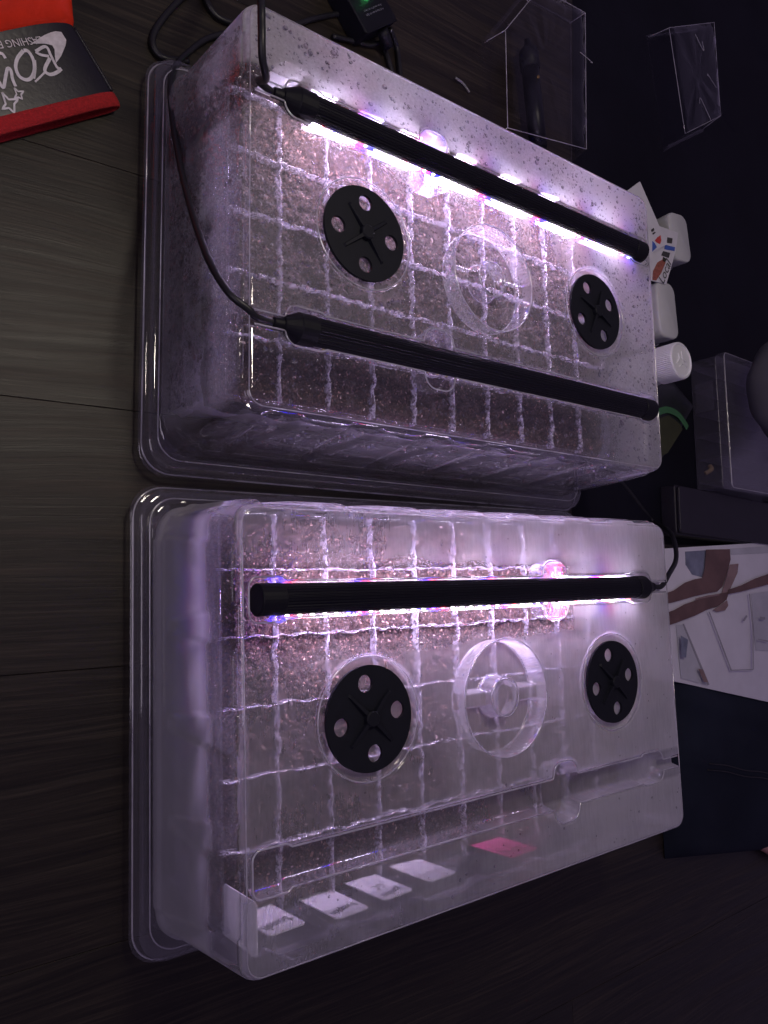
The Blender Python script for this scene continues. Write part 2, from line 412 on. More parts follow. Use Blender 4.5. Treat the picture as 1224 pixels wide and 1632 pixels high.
# ------------------------------------------------------------------ humidity dome
GY = 0.0773
def sd_rbox(x, y, cx, cy, hx, hy, r):
    qx = np.abs(x - cx) - hx + r; qy = np.abs(y - cy) - hy + r
    return np.hypot(np.maximum(qx, 0), np.maximum(qy, 0)) + np.minimum(np.maximum(qx, qy), 0) - r
def dome_depth(x, y):
    d = np.zeros_like(x)
    for s in (-1, 1):
        body = sd_rbox(x, y, -0.012, s*GY, 0.1975, 0.0112, 0.006)
        capl = sd_rbox(x, y, -0.197, s*GY, 0.0135, 0.0135, 0.006)
        capr = sd_rbox(x, y, 0.172, s*GY, 0.017, 0.0132, 0.009)
        cab = sd_rbox(x, y, 0.205, s*GY, 0.022, 0.0045, 0.003)
        notch = sd_rbox(x, y, 0.060, s*GY, 0.0145, 0.0228, 0.011)
        sd = np.minimum(np.minimum(body, capl), capr)
        dd = 0.0135 * (1 - sstep(-0.0018, 0.0012, sd))
        ridge = np.abs(y - s*GY) / 0.0112
        dd = dd * (1 - 0.18 * np.clip(ridge, 0, 1)**4)
        dd = np.maximum(dd, 0.0075 * (1 - sstep(-0.0012, 0.0012, cab)))
        dd = np.maximum(dd, 0.0165 * (1 - sstep(-0.0016, 0.0012, notch)))
        d = np.maximum(d, dd)
    for sx in (-1, 1):
        r = np.hypot(x - sx*0.1259, y)
        d = np.maximum(d, 0.0032 * (1 - sstep(0.0372, 0.0392, r)))
        d = np.maximum(d, 0.006 * (1 - sstep(0.003, 0.0045, np.abs(r - 0.0362))) * 0.6)
    r = np.hypot(x, y)
    well = 0.016 * (1 - sstep(0.0408, 0.0428, r))
    post = 0.0135 * (1 - sstep(0.0135, 0.0155, r))
    post = post - 0.0015 * (1 - sstep(0.010, 0.0115, r))
    arms = 0.0085 * (1 - sstep(0.0050, 0.0064, np.abs(y))) * (r < 0.0425)
    d = np.maximum(d, well - np.maximum(post, arms) * (r < 0.0425))
    return d
PERIOD = 0.062
def scallop(x, z):
    """1 on the proud wall panels, 0 in the wedge ribs between them (narrowing downwards)"""
    u = (x / PERIOD + 0.5) % 1.0 - 0.5
    t = np.clip((H - z) / 0.085, 0, 1)
    half = (0.0125 * (1 - t) + 0.0022 * t) / PERIOD
    e = 0.0035 / PERIOD
    s = sstep(half - e*0.2, half + e, np.abs(np.abs(u) - 0.0))
    return np.where(t >= 0.999, 1.0, s)

def build_dome_shell():
    nx, ny = 330, 210
    xs = np.linspace(-L, L, nx + 1); ys = np.linspace(-S, S, ny + 1)
    X, Y = np.meshgrid(xs, ys, indexing='ij')
    rc = 0.012
    cxx = np.sign(X) * (L - rc); cyy = np.sign(Y) * (S - rc)
    outx = np.abs(X) > L - rc; outy = np.abs(Y) > S - rc; corner = outx & outy
    # square corner patch -> quarter disc
    ax = np.where(corner, (np.abs(X) - (L - rc)) / rc, 0); ay = np.where(corner, (np.abs(Y) - (S - rc)) / rc, 0)
    mx = np.maximum(ax, ay); hyp = np.maximum(np.hypot(ax, ay), 1e-9)
    k = np.where(mx > 0, mx / hyp, 0)
    X = np.where(corner, cxx + np.sign(X) * ax * k * rc, X); Y = np.where(corner, cyy + np.sign(Y) * ay * k * rc, Y)
    sd = sd_rbox(X, Y, 0, 0, L, S, rc)
    er = 0.0055
    q = np.clip((er + sd) / er, 0, 1)
    drop = er - np.sqrt(np.maximum(er*er - (er*q)**2, 0))
    cool = sstep(0, 0.004, -sd)
    Z = H - drop - dome_depth(X, Y)
    Z += (vnoise(X*28, Y*28, 3) * 0.0007 + vnoise(X*80, Y*80, 5) * 0.00022) * cool
    sc = (Y > 0) * scallop(X, np.full_like(X, H)) * sstep(S - 0.014, S, np.abs(Y)) * (np.abs(X) < L - rc)
    scy = sstep(S-0.014, S, np.abs(Y)); ramp_end = 1 - sstep(L - rc - 0.004, L - rc, np.abs(X))
    Yf = Y + np.sign(Y) * 0.0022 * sc * ramp_end
    verts = np.stack([X, Yf, Z], -1).reshape(-1, 3)
    idx = np.arange((nx+1)*(ny+1)).reshape(nx+1, ny+1)
    faces = np.stack([idx[:-1, :-1], idx[1:, :-1], idx[1:, 1:], idx[:-1, 1:]], -1).reshape(-1, 4)
    ring = list(idx[:, 0]) + list(idx[-1, 1:]) + list(idx[-2::-1, -1]) + list(idx[0, -2:0:-1])
    base = np.stack([X, Y], -1).reshape(-1, 2)[ring]
    n = len(ring)
    # outward normals of the plain rounded rectangle
    nrm = np.zeros((n, 2))
    for i, (x, y) in enumerate(base):
        dx = max(abs(x) - (L - rc), 0); dy = max(abs(y) - (S - rc), 0); hh = math.hypot(dx, dy) or 1
        nrm[i] = (math.copysign(dx/hh, x), math.copysign(dy/hh, y))
    zr = verts[ring][:, 2]
    allv = [verts]; rings = [np.array(ring)]; cnt = len(verts)
    levels = np.concatenate([np.linspace(H - er - 0.002, 0.024, 26), [0.0222, 0.0205, 0.0190, 0.0150, 0.0122]])
    for z in levels:
        t = (H - z) / H
        off = 0.0075 * t
        if z < 0.0230: off += 0.0022 * min(1, (0.0230 - z) / 0.0025)
        sc = scallop(base[:, 0], z) * (np.abs(nrm[:, 1]) > 0.9) * (1 - sstep(L - rc - 0.004, L - rc, np.abs(base[:, 0])))
        sc2 = scallop(base[:, 1] * 1.0, z) * (np.abs(nrm[:, 0]) > 0.9) * (1 - sstep(S - rc - 0.004, S - rc, np.abs(base[:, 1])))
        fade = sstep(0.018, 0.03, z)
        o = off + ((0.0022 + 0.0014*min(1, t*5)) * np.where(nrm[:, 1] > 0, sc, sc * min(1, t*8)) + 0.0022 * sc2 * min(1, t*6)) * (fade + (1-fade) * 0.6)
        zz = np.full(n, z)
        if z > H - 0.012:      # follow the cable notches cut into the short edge
            zz = np.minimum(zz, zr - 0.0006)
        p = np.column_stack([base + nrm * o[:, None], zz])
        allv.append(p); rings.append(np.arange(cnt, cnt + n)); cnt += n
    # flange and its turned-down lip
    for (fx, fy, z) in ((0.0060, 0.0095, 0.0114), (0.0072, 0.0108, 0.0120), (0.0118, 0.0158, 0.0118), (0.0136, 0.0176, 0.0102), (0.0140, 0.0180, 0.0030), (0.0152, 0.0192, 0.0018)):
        o = np.where(np.abs(nrm[:, :1]) > 0, 1, 0)
        A, B, fr_ = L + 0.0047 + fx, S + 0.0047 + fy, 0.017 + fx*0.3
        cor = (np.abs(base[:, 0]) > L - rc - 1e-6) & (np.abs(base[:, 1]) > S - rc - 1e-6)
        px_ = np.where(cor, np.sign(base[:, 0])*(A - fr_) + nrm[:, 0]*fr_, base[:, 0] + nrm[:, 0]*(0.0047 + fx))
        py_ = np.where(cor, np.sign(base[:, 1])*(B - fr_) + nrm[:, 1]*fr_, base[:, 1] + nrm[:, 1]*(0.0047 + fy))
        p = np.column_stack([px_, py_, np.full(n, z)])
        allv.append(p); rings.append(np.arange(cnt, cnt + n)); cnt += n
    F = [faces]
    for a, bq in zip(rings[:-1], rings[1:]):
        F.append(np.stack([np.roll(a, -1), a, bq, np.roll(bq, -1)], -1)[:, ::-1])
    V = np.concatenate(allv); FF = np.concatenate(F)
    me = bpy.data.meshes.new('dome_shell')
    me.vertices.add(len(V)); me.vertices.foreach_set('co', V.ravel())
    me.loops.add(len(FF)*4); me.loops.foreach_set('vertex_index', FF.ravel().astype(np.int32))
    me.polygons.add(len(FF)); me.polygons.foreach_set('loop_start', np.arange(0, len(FF)*4, 4, dtype=np.int32))
    me.update(calc_edges=True); me.validate()
    me.polygons.foreach_set('use_smooth', [True]*len(me.polygons))
    return me
SHELL = build_dome_shell()
SHELL.materials.append(M['dome_lower'])

def disc_with_holes(r, hr, hd, n=64, a0=0.0, th=0.0022):
    """dial plate: polar grid with four round holes cut, then thickened"""
    import bmesh
    bm = bmesh.new()
    rings = 34; nn = 144
    grid = []
    for i in range(rings + 1):
        rr = r * i / rings
        grid.append([bm.verts.new((rr*math.cos(2*math.pi*k/nn), rr*math.sin(2*math.pi*k/nn), 0)) for k in range(nn)] if i else [bm.verts.new((0, 0, 0))])
    hc = [(hd*math.cos(a0 + k*math.pi/2), hd*math.sin(a0 + k*math.pi/2)) for k in range(4)]
    def inside(vs):
        return any(all(math.hypot(v.co.x - cx, v.co.y - cy) <= hr * 1.0005 for v in vs) for cx, cy in hc)
    # snap vertices close to the hole rims onto the rims
    for row in grid[1:]:
        for v in row:
            for cx, cy in hc:
                d = math.hypot(v.co.x - cx, v.co.y - cy)
                if abs(d - hr) < 0.00075 and d > 1e-6:
                    v.co.x = cx + (v.co.x - cx) * hr / d; v.co.y = cy + (v.co.y - cy) * hr / d
    for k in range(nn): bm.faces.new((grid[0][0], grid[1][k], grid[1][(k+1) % nn]))
    for i in range(1, rings):
        for k in range(nn):
            vs = (grid[i][k], grid[i+1][k], grid[i+1][(k+1) % nn], grid[i][(k+1) % nn])
            if inside(vs): continue
            bm.faces.new(vs)
    loose = [v for v in bm.verts if not v.link_faces]
    for v in loose: bm.verts.remove(v)
    ret = bmesh.ops.extrude_face_region(bm, geom=list(bm.faces))
    for v in [e for e in ret['geom'] if isinstance(e, bmesh.types.BMVert)]: v.co.z += th
    bmesh.ops.recalc_face_normals(bm, faces=list(bm.faces))
    me = bpy.data.meshes.new('vent_dial'); bm.to_mesh(me); bm.free(); return me

DIAL = disc_with_holes(0.0335, 0.0056, 0.0224); DIAL.materials.append(M['dial'])
rib = MB(); rib.loft([[(0.004, -0.0017, 0), (0.023, -0.0013, 0), (0.023, 0.0013, 0), (0.004, 0.0017, 0)],
                      [(0.004, -0.0013, 0.0032), (0.0215, -0.0008, 0.0014), (0.0215, 0.0008, 0.0014), (0.004, 0.0013, 0.0032)]])
RIB = mesh('rib', rib.v, rib.f); RIB.materials.append(M['dial'])
hub = MB(); hub.loft([rrect(0.0052, 0.0052, 0.0051, 6, 0.0), rrect(0.0050, 0.0050, 0.0049, 6, 0.0034), rrect(0.0042, 0.0042, 0.0041, 6, 0.0040)])
HUB = mesh('hub', hub.v, hub.f); HUB.materials.append(M['dial'])

def mat_bead():  # milky plastic whose pale colour draws the bright highlights along edges
    t = NT('edge_glint_plastic'); c = t.coord(); nrm = t.bump(t.noise(c, 200, 3), 0.3, 0.0006)
    tr = t.n('ShaderNodeBsdfTransparent', i_Color=(0.97, 0.96, 0.99, 1)).outputs[0]
    df = t.n('ShaderNodeBsdfDiffuse', i_Color=(0.85, 0.83, 0.88, 1)).outputs[0]; tl = t.n('ShaderNodeBsdfTranslucent', i_Color=(0.85, 0.83, 0.88, 1)).outputs[0]
    gl = t.n('ShaderNodeBsdfGlossy', i_Color=(1, 1, 1, 1), i_Roughness=0.12, i_Normal=nrm).outputs[0]
    return t.surf(t.mix(0.22, t.mix(t.ramp(t.noise(c, 35, 3), [(0.35, (0.35,)*3), (0.65, (0.95,)*3)]), tr, t.mix(0.5, df, tl)), gl))
M['bead'] = mat_bead()
def loop_tube(pts, r):
    """thin bead following a dense closed or open outline"""
    return tube(pts, r, 6, 0)
def groove_half(x):
    best = 0.0
    for cx, hx, hy, rr in ((-0.012, 0.1975, 0.0112, 0.006), (-0.197, 0.0135, 0.0135, 0.006), (0.172, 0.017, 0.0132, 0.009), (0.205, 0.022, 0.0045, 0.003), (0.060, 0.0145, 0.0228, 0.011)):
        d = abs(x - cx)
        if d > hx: continue
        q = max(0, d - (hx - rr)); best = max(best, hy - rr + math.sqrt(max(0, rr*rr - q*q)))
    return best
BEADS = []  # edge highlights of the dome, put in as thin milky tubes
for sg in (-1, 1):
    xs_ = np.concatenate([np.linspace(-0.2105, -0.200, 30), np.linspace(-0.199, L - 0.006, 420)])
    up_ = [(x, sg*GY + groove_half(x), H + 0.0001) for x in xs_]; dn_ = [(x, sg*GY - groove_half(x), H + 0.0001) for x in xs_]
    BEADS.append(('groove_glint', loop_tube(dn_[::-1] + up_, 0.00062)))
def circ(cx, r, z, n=72): return [(cx + r*math.cos(2*math.pi*k/n), r*math.sin(2*math.pi*k/n), z) for k in range(n + 1)]
for cx in (-0.1259, 0.1259): BEADS.append(('vent_glint', loop_tube(circ(cx, 0.0392, H + 0.0001), 0.0005)))
BEADS.append(('well_glint', loop_tube(circ(0, 0.0427, H + 0.0001), 0.0006))); BEADS.append(('well_floor_glint', loop_tube(circ(0, 0.0408, H - 0.0155), 0.0005)))
BEADS.append(('post_glint', loop_tube(circ(0, 0.0143, H - 0.0024), 0.0006))); BEADS.append(('post_foot_glint', loop_tube(circ(0, 0.0155, H - 0.0152), 0.0005)))
for a_, b_, r_, z_, q_ in ((L - 0.0028, S - 0.0026, 0.010, H - 0.0004, 0.0004), (L + 0.0115, S + 0.0150, 0.018, 0.0121, 0.0005), (L + 0.0196, S + 0.0236, 0.0215, 0.0020, 0.0006)):
    p_ = rrect(a_, b_, r_, 8, z_); BEADS.append(('edge_glint', loop_tube(p_ + [p_[0]], q_)))
BEADS = [(n_, mesh(n_, mb_.v, mb_.f, True)) for n_, mb_ in BEADS]
for n_, me_ in BEADS: me_.materials.append(M['bead'])

def make_dome(loc, rz, label, mat, dials):
    root = thing('humidity_dome', label, 'dome', loc, rz, 'humidity domes over the seed trays')
    sh = obj('shell', SHELL, None, root)
    sh.material_slots[0].link = 'OBJECT'; sh.material_slots[0].material = mat
    for n_, me_ in BEADS: obj(n_, me_, None, root)
    for (x, ang, rib_off) in dials:
        d = obj('vent_dial', DIAL, None, root, loc=(x, 0, H - 0.0012), rot=(0, 0, ang))
        for k in range(4): obj('rib', RIB, None, d, loc=(0, 0, 0.0021), rot=(0, 0, rib_off + k*math.pi/2))
        obj('hub', HUB, None, d, loc=(0, 0, 0.0021))
    return root
dome1 = make_dome((0, 0, 0), 0, 'fogged clear humidity dome with one lit bar and an empty groove, the nearer at bottom', M['dome_lower'],
                  [(-0.1262, R(8), R(38)), (0.1252, R(10), R(38))])
dome2 = make_dome((X2, Y2, 0), TH2 + math.pi, 'wet clear humidity dome covered with water droplets, carrying two light bars', M['dome_upper'],
                  [(-0.1252, R(28) , R(38)), (0.1262, R(-1), R(38))])

# ------------------------------------------------------------------ base trays
def make_tray(loc, rz, label):
    root = MB()
    prof = [(FX+0.0015, FY+0.0015, 0.0004), (FX+0.0008, FY+0.0008, 0.0014), (FX-0.006, FY-0.006, 0.0014), (FX-0.0085, FY-0.0085, 0.0004), (FX-0.0105, FY-0.0105, -0.0085), (FX-0.014, FY-0.014, -0.0092)]
    root.loft([rrect(a, bq, 0.021, 8, z) for a, bq, z in prof], cap0=False, cap1=True)
    o = root.build('base_tray', M['tray'], None, True, loc=loc, rot=(0, 0, rz))
    return tag(o, label, 'tray', 'clear trays under the domes')
make_tray((0, 0, 0), 0, 'shallow clear plastic base tray under the fogged nearer dome')
make_tray((X2, Y2, 0), TH2, 'shallow clear plastic base tray under the droplet covered dome')

# ------------------------------------------------------------------ cell inserts with dividers and soil
NCX, NCY = 10, 6
CX1, CY1 = CX0 + NCX*PX, CY0 + NCY*PY
CY1 = min(CY1, 0.1325)
ys_lines = [CY0 + j*PY for j in range(NCY)] + [CY1]
xs_lines = [CX0 + i*PX for i in range(NCX + 1)]

def wavy_ridge(p0, p1, w, hgt, seed):
    """divider ridge: low rounded wall with an uneven, beaded top"""
    p0 = Vector(p0); p1 = Vector(p1); d = p1 - p0; n = max(8, int(d.length / 0.0021)); d.normalize(); s = Vector((-d.y, d.x, 0))
    mb = MB(); rings = []
    for i in range(n + 1):
        t = i / n; q = p0.lerp(p1, t); a = t * (p1 - p0).length
        ww = w * (1.0 + 0.9*float(vnoise(a*170, seed*3.1, seed)) + 0.5*float(vnoise(a*420, 9.7, seed)))
        off = 0.0014 * float(vnoise(a*190, 4.2, seed+9)) * 1.9
        hh = hgt * (1.0 + 0.7*float(vnoise(a*200, 2.2, seed+3)))
        q = q + s*off
        rings.append([q - s*ww*0.9 + Vector((0,0,-0.006)), q - s*ww*0.8 + Vector((0,0,hh*0.45)), q - s*ww*0.3 + Vector((0,0,hh)),
                      q + s*ww*0.3 + Vector((0,0,hh)), q + s*ww*0.8 + Vector((0,0,hh*0.45)), q + s*ww*0.9 + Vector((0,0,-0.006))])
    mb.loft(rings, closed=False, cap0=False, cap1=False); return mb

def make_insert(loc, rz, label, seed):
    root = thing('cell_insert', label, 'cell tray', loc, rz, 'translucent cell inserts')
    zb = ZC - 0.001
    for i, x in enumerate(xs_lines[1:-1]):
        wavy_ridge((x, CY0, zb), (x, CY1, zb), 0.00065, 0.0024, seed + i).build('divider', M['insert'], root, True)
    for j, y in enumerate(ys_lines[1:-1]):
        wavy_ridge((CX0, y, zb+0.0003), (CX1, y, zb+0.0003), 0.00075, 0.0026, seed + 30 + j).build('divider', M['insert'], root, True)
    # rim and flank: stepped, scalloped round the cells
    n = 260; rings = []
    hx, hy = (CX1 - CX0)/2, (CY1 - CY0)/2; cx, cyy = (CX0 + CX1)/2, (CY0 + CY1)/2
    per = []
    for (a, bb) in (((-1,-1),(1,-1)), ((1,-1),(1,1)), ((1,1),(-1,1)), ((-1,1),(-1,-1))):
        m_ = 80 if a[1] == bb[1] else 60
        for k in range(m_):
            t = k/m_; per.append((cx + hx*(a[0]*(1-t)+bb[0]*t), cyy + hy*(a[1]*(1-t)+bb[1]*t), (0, a[1]) if a[1] == bb[1] else (a[0], 0)))
    def ring(off, z, sc):
        out = []
        for x, y, nn in per:
            u = ((x - CX0)/PX if nn[1] else (y - CY0)/PY)
            s_ = math.cos(2*math.pi*u)       # 1 at the divider, -1 at the cell middle
            sq = max(-1, min(1, s_*1.8))
            o = off - sc * (0.5 + 0.5*sq)
            out.append((x + nn[0]*o, y + nn[1]*o, z))
        return out
    prof = [(-0.0012, ZC-0.004, 0.0), (-0.0004, ZC+0.0010, 0.0), (0.0010, ZC+0.0018, 0.0004), (0.0026, ZC+0.0010, 0.0012), (0.0032, ZC-0.003, 0.0016),
            (0.0040, ZC-0.0055, 0.0018), (0.0044, ZC-0.012, 0.002), (0.0050, ZC-0.0135, 0.002), (0.0044, ZC-0.022, 0.0022), (0.0030, ZC-0.034, 0.0024)]
    mb = MB(); mb.loft([ring(o, z, sc) for o, z, sc in prof], cap0=False, cap1=False)
    mb.build('rim', M['tray'], root, True)
    prof = [(0.0028, ZC-0.0345, 0.0024), (0.0005, ZC-0.055, 0.0024), (-0.006, 0.012, 0.0022), (-0.007, -0.006, 0.001)]
    mb = MB(); mb.loft([ring(o, z, sc) for o, z, sc in prof], cap0=False, cap1=False)
    mb.build('skirt', M['skirt'], root, True)
    return root

def make_soil(loc, rz, label, seed, rough=1.0):
    root = thing('potting_soil', label, 'soil', loc, rz); root['kind'] = 'stuff'
    nx, ny = 300, 190
    X, Y = np.meshgrid(np.linspace(CX0+0.0005, CX1-0.0005, nx), np.linspace(CY0+0.0005, CY1-0.0005, ny), indexing='ij')
    fx = np.abs(((X - CX0)/PX + 0.5) % 1 - 0.5)*PX; fy = np.abs(((Y - CY0)/PY + 0.5) % 1 - 0.5)*PY
    edge = np.minimum(fx, fy)
    Z = ZC - 0.0036 - 0.0012*(1 - sstep(0.0, 0.006, edge)) + 0.0035*vnoise(X*60, Y*60, seed) + 0.0030*vnoise(X*190, Y*190, seed+1) + 0.0026*vnoise(X*420, Y*420, seed+2)
    bd = np.minimum(np.minimum(X - CX0, CX1 - X), np.minimum(Y - CY0, CY1 - Y)); Z -= 0.008*(1 - sstep(0.0, 0.006, bd)) + 0.018*(1 - sstep(0.0, 0.013, X - CX0))
    idx = np.arange(nx*ny).reshape(nx, ny)
    F = np.stack([idx[:-1,:-1], idx[1:,:-1], idx[1:,1:], idx[:-1,1:]], -1).reshape(-1, 4)
    so = obj('soil_surface', mesh('soil_surface', np.stack([X, Y, Z], -1).reshape(-1, 3), F.tolist(), True), M['soil'], root); so['kind'] = 'stuff'
    # dark sides of the filled cells
    sb = MB(); sb.loft([[(CX0+q, CY0+q, z), (CX1-q, CY0+q, z), (CX1-q, CY1-q, z), (CX0+q, CY1-q, z)] for q, z in ((0.024, 0.0), (0.013, ZC-0.026))]); sb.build('soil_body', M['soil'], root)['kind'] = 'stuff'
    mb = MB(); r2 = random.Random(seed)
    for k in range(26000):
        x = r2.uniform(CX0+0.001, CX1-0.001); y = r2.uniform(CY0+0.001, CY1-0.001)
        ix = int((x - CX0)/(CX1-CX0)*(nx-1)); iy = int((y-CY0)/(CY1-CY0)*(ny-1))
        z = Z[ix, iy] + r2.uniform(-0.0002, 0.0010)
        a = r2.uniform(0, math.pi*2); ln = r2.uniform(0.0004, 0.0012) * (1.6 if r2.random() < 0.06 else 1); wd = ln*r2.uniform(0.3, 0.75)
        d = Vector((math.cos(a), math.sin(a), r2.uniform(-0.5, 0.5))).normalized()
        s_ = d.cross(Vector((r2.uniform(-.4,.4), r2.uniform(-.4,.4), 1))).normalized(); up = s_.cross(d)
        c = Vector((x, y, z)); tk = ln*0.22
        mb.add([c - d*ln - s_*wd*0.6, c + d*ln*0.7 - s_*wd, c + d*ln + s_*wd*0.5, c - d*ln*0.8 + s_*wd, c + up*tk], [(0,1,4),(1,2,4),(2,3,4),(3,0,4)])
    mb.build('soil_chips', M['chip'], root)['kind'] = 'stuff'
    return root
make_insert((0, 0, 0), 0, 'translucent cell tray grid under the fogged nearer dome', 11)
make_insert((X2, Y2, 0), TH2, 'translucent cell tray grid under the droplet covered dome', 57)
make_soil((0, 0, 0), 0, 'reddish brown potting mix filling the cells of the nearer tray', 21)
make_soil((X2, Y2, 0), TH2, 'brown potting mix filling the cells of the wet far tray', 22)

# ------------------------------------------------------------------ grow light bars
BR = 0.0096
def arc_strip(x0, x1, r, a0, a1, n, fins=0.0, nx=1):
    rings = []
    for i in range(nx + 1):
        x = x0 + (x1-x0)*i/nx; ring = []
        for k in range(n + 1):
            a = a0 + (a1-a0)*k/n
            rr = r - (fins if (k % 4) in (2, 3) else 0)
            ring.append((x, rr*math.cos(a), rr*math.sin(a)))
        rings.append(ring)
    mb = MB(); mb.loft(rings, cap0=False, cap1=False, closed=False); return mb

def make_bar(loc, rz, roll, label, lit):
    root = thing('grow_light_bar', label, 'light bar', loc, rz, 'black grow light bars in the dome grooves')
    x0, x1 = -0.2045, 0.1800
    holder = root
    a0, a1 = R(-3) + roll, R(183) + roll
    hs = arc_strip(x0+0.016, x1-0.012, BR, a0, a1, 64, 0.00045)
    # flat underside of the housing carrying the circuit board
    pa = (BR*math.cos(a0), BR*math.sin(a0)); pb = (BR*math.cos(a1), BR*math.sin(a1))
    hs.add([(x0+0.016, *pa), (x1-0.012, *pa), (x1-0.012, *pb), (x0+0.016, *pb)], [(0, 1, 2, 3)])
    hs.build('housing', M['alu'], holder, False)
    df = arc_strip(x0+0.016, x1-0.012, BR*0.97, a1 + R(1), a0 + R(359), 28)
    df.build('diffuser', M['diff_on' if lit else 'diff_off'], holder, True)
    def cap(xs, name='end_cap'):
        mb = MB(); n = 28
        mb.loft([[(x, r*math.cos(2*math.pi*k/n), r*math.sin(2*math.pi*k/n)) for k in range(n)] for x, r in xs]); return mb.build(name, M['black_plastic'], holder, False)
    c = cap([(x0, 0.0088), (x0+0.0004, BR), (x0+0.0008, BR+0.0003), (x0+0.0165, BR+0.0003), (x0+0.0170, BR-0.0002)])
    c2 = cap([(x1-0.0135, BR-0.0002), (x1-0.0130, BR+0.0006), (x1-0.0005, BR+0.0006), (x1+0.0002, BR+0.0001), (x1+0.0045, BR-0.0018), (x1+0.0095, 0.0058), (x1+0.0100, 0.0050)])
    cap([(x1+0.0098, 0.0046), (x1+0.0160, 0.0038), (x1+0.0168, 0.0026)], 'strain_relief')
    # LED beads along the edge of the board that shows beside the housing
    bead = MB(); bead.loft([rrect(0.0011, 0.0009, 0.0004, 2, 0.0), rrect(0.0009, 0.0007, 0.0004, 2, 0.0007)])
    bm_ = mesh('led', bead.v, bead.f); meshes = {}
    for kk in ('led_w', 'led_b', 'led_r', 'led_off'):
        mm = bm_.copy(); mm.materials.append(M[kk]); meshes[kk] = mm
    seq = ['led_w']*5 + ['led_b', 'led_r', 'led_w']
    k = 0; x = x0 + 0.021
    ae = a0 - R(3) if roll >= 0 else a1 + R(3)
    while x < x1 - 0.016:
        o = obj('led', meshes[seq[k % 8] if lit else 'led_off'], None, holder, loc=(x, (BR+0.0001)*math.cos(ae), (BR+0.0001)*math.sin(ae)), rot=(ae - math.pi/2, 0, 0))
        x += 0.009; k += 1
    return root
ZB = H - 0.0125 + BR
bar1 = make_bar((0, GY, ZB), 0, R(-7), 'lit black grow light bar with cord at its right end, on the fogged dome', True)
w = kit2((0, GY, ZB)); bar2 = make_bar(w, TH2 + math.pi, R(8), 'lit black grow light bar in the far groove of the droplet covered dome', True)
w = kit2((0, -GY, ZB)); bar3 = make_bar(w, TH2 + math.pi, R(0), 'unlit black grow light bar in the near groove of the droplet covered dome', False)

def child_cord(root, pts, r=0.0024):
    bpy.context.view_layer.update()
    inv = root.matrix_world.inverted()
    mb = tube(pts, r, 10, 10); mb.v = [tuple(inv @ Vector(v)) for v in mb.v]
    return mb.build('cord', M['cord'], root, True)
bpy.context.view_layer.update()
e1 = bar1.matrix_world @ Vector((0.1965, 0, 0)); e2 = bar2.matrix_world @ Vector((0.1965, 0, 0)); e3 = bar3.matrix_world @ Vector((0.1965, 0, 0))
child_cord(bar1, [e1, e1 + Vector((0.012, 0.0005, 0.001)), unp(1066, 915, 0.117), unp(1077, 893, 0.107), unp(1076, 868, 0.088), unp(1068, 848, 0.055), unp(1053, 838, 0.015), unp(1040, 830, ZT+0.003), unp(1020, 806, ZT+0.003), unp(1000, 780, ZT+0.003), unp(970, 748, ZT+0.003)], 0.0023)
child_cord(bar2, [e2, e2 + Vector((-0.012, 0.001, 0.004)), unp(424, 125, 0.140), unp(418, 90, 0.150), unp(417, 40, 0.155), unp(415, -10, 0.150), unp(405, -60, 0.10), unp(395, -90, 0.02)])
child_cord(bar3, [e3, e3 + Vector((-0.012, 0.001, 0.001)), unp(395, 492, 0.122), unp(366, 468, 0.119), unp(338, 425, 0.105), unp(316, 370, 0.085), unp(297, 305, 0.06), unp(283, 240, 0.038), unp(274, 180, 0.020), unp(272, 135, 0.014), unp(282, 103, 0.008), unp(302, 82, 0.0), unp(330, 62, ZT+0.004), unp(370, 50, ZT+0.003)])

# ------------------------------------------------------------------ plant markers
def marker(base, hgt, wid, facing, label, words=(), mat='marker', lean=0.0, skew=0.0):
    """thin tag standing in the soil; facing = direction its written face looks (radians, world)"""
    root = thing('plant_marker', label, 'plant marker', (base[0], base[1], ZC), facing - math.pi/2 + math.pi, 'plant markers in the seed cells')
    root.rotation_euler = (lean, skew, facing - math.pi/2)
    # local: x across (reading direction is -x seen from +y), y thickness, z up
    w2 = wid/2; t = 0.0004
    out = [(-w2*0.9, -0.009), (w2*0.9, -0.009), (w2, -0.006), (w2, 0.006), (w2, hgt-0.002), (w2-0.002, hgt), (-w2+0.002, hgt), (-w2, hgt-0.002), (-w2, 0.005), (-w2, -0.006)]
    mb = MB(); mb.loft([[(x, -t, z) for x, z in out], [(x, t, z) for x, z in out]])
    mb.build('tag', M[mat], root)
    for (s, cx, cz, width, ang) in words:
        me, ext = text_mesh('writing', s)
        k = width / ext[0]
        for v in me.vertices:
            x, y = v.co.x*k, v.co.y*k*1.5
            xr = x*math.cos(ang) - y*math.sin(ang); yr = x*math.sin(ang) + y*math.cos(ang)
            v.co = Vector((-(cx + xr), t + 0.00025, cz + yr))
        obj('writing', me, M['ink'], root)
    return root
F_Y = math.pi/2
marker((-0.2065, -0.108), 0.034, 0.030, math.pi, 'white plant marker lettered Cucumber in the near left corner cell', [('Cucumber', 0.001, 0.022, 0.025, 0.05)])
marker((-0.1890, -0.112), 0.036, 0.025, F_Y, 'white plant marker lettered Squash beside the corner', [('Squash', 0.001, 0.024, 0.020, 0.25)], skew=0.05)
marker((-0.1430, -0.1150), 0.036, 0.025, F_Y, 'white plant marker lettered Pumpkin, second of the front row', [('Pumpkin', 0.001, 0.026, 0.020, 0.2)], skew=0.04)
marker((-0.1080, -0.1130), 0.0365, 0.025, F_Y, 'white plant marker with two lines of writing in the front row', [('Jumbo', 0.0, 0.029, 0.018, 0.2), ('CC', 0.001, 0.017, 0.009, 0.1)], skew=0.05)
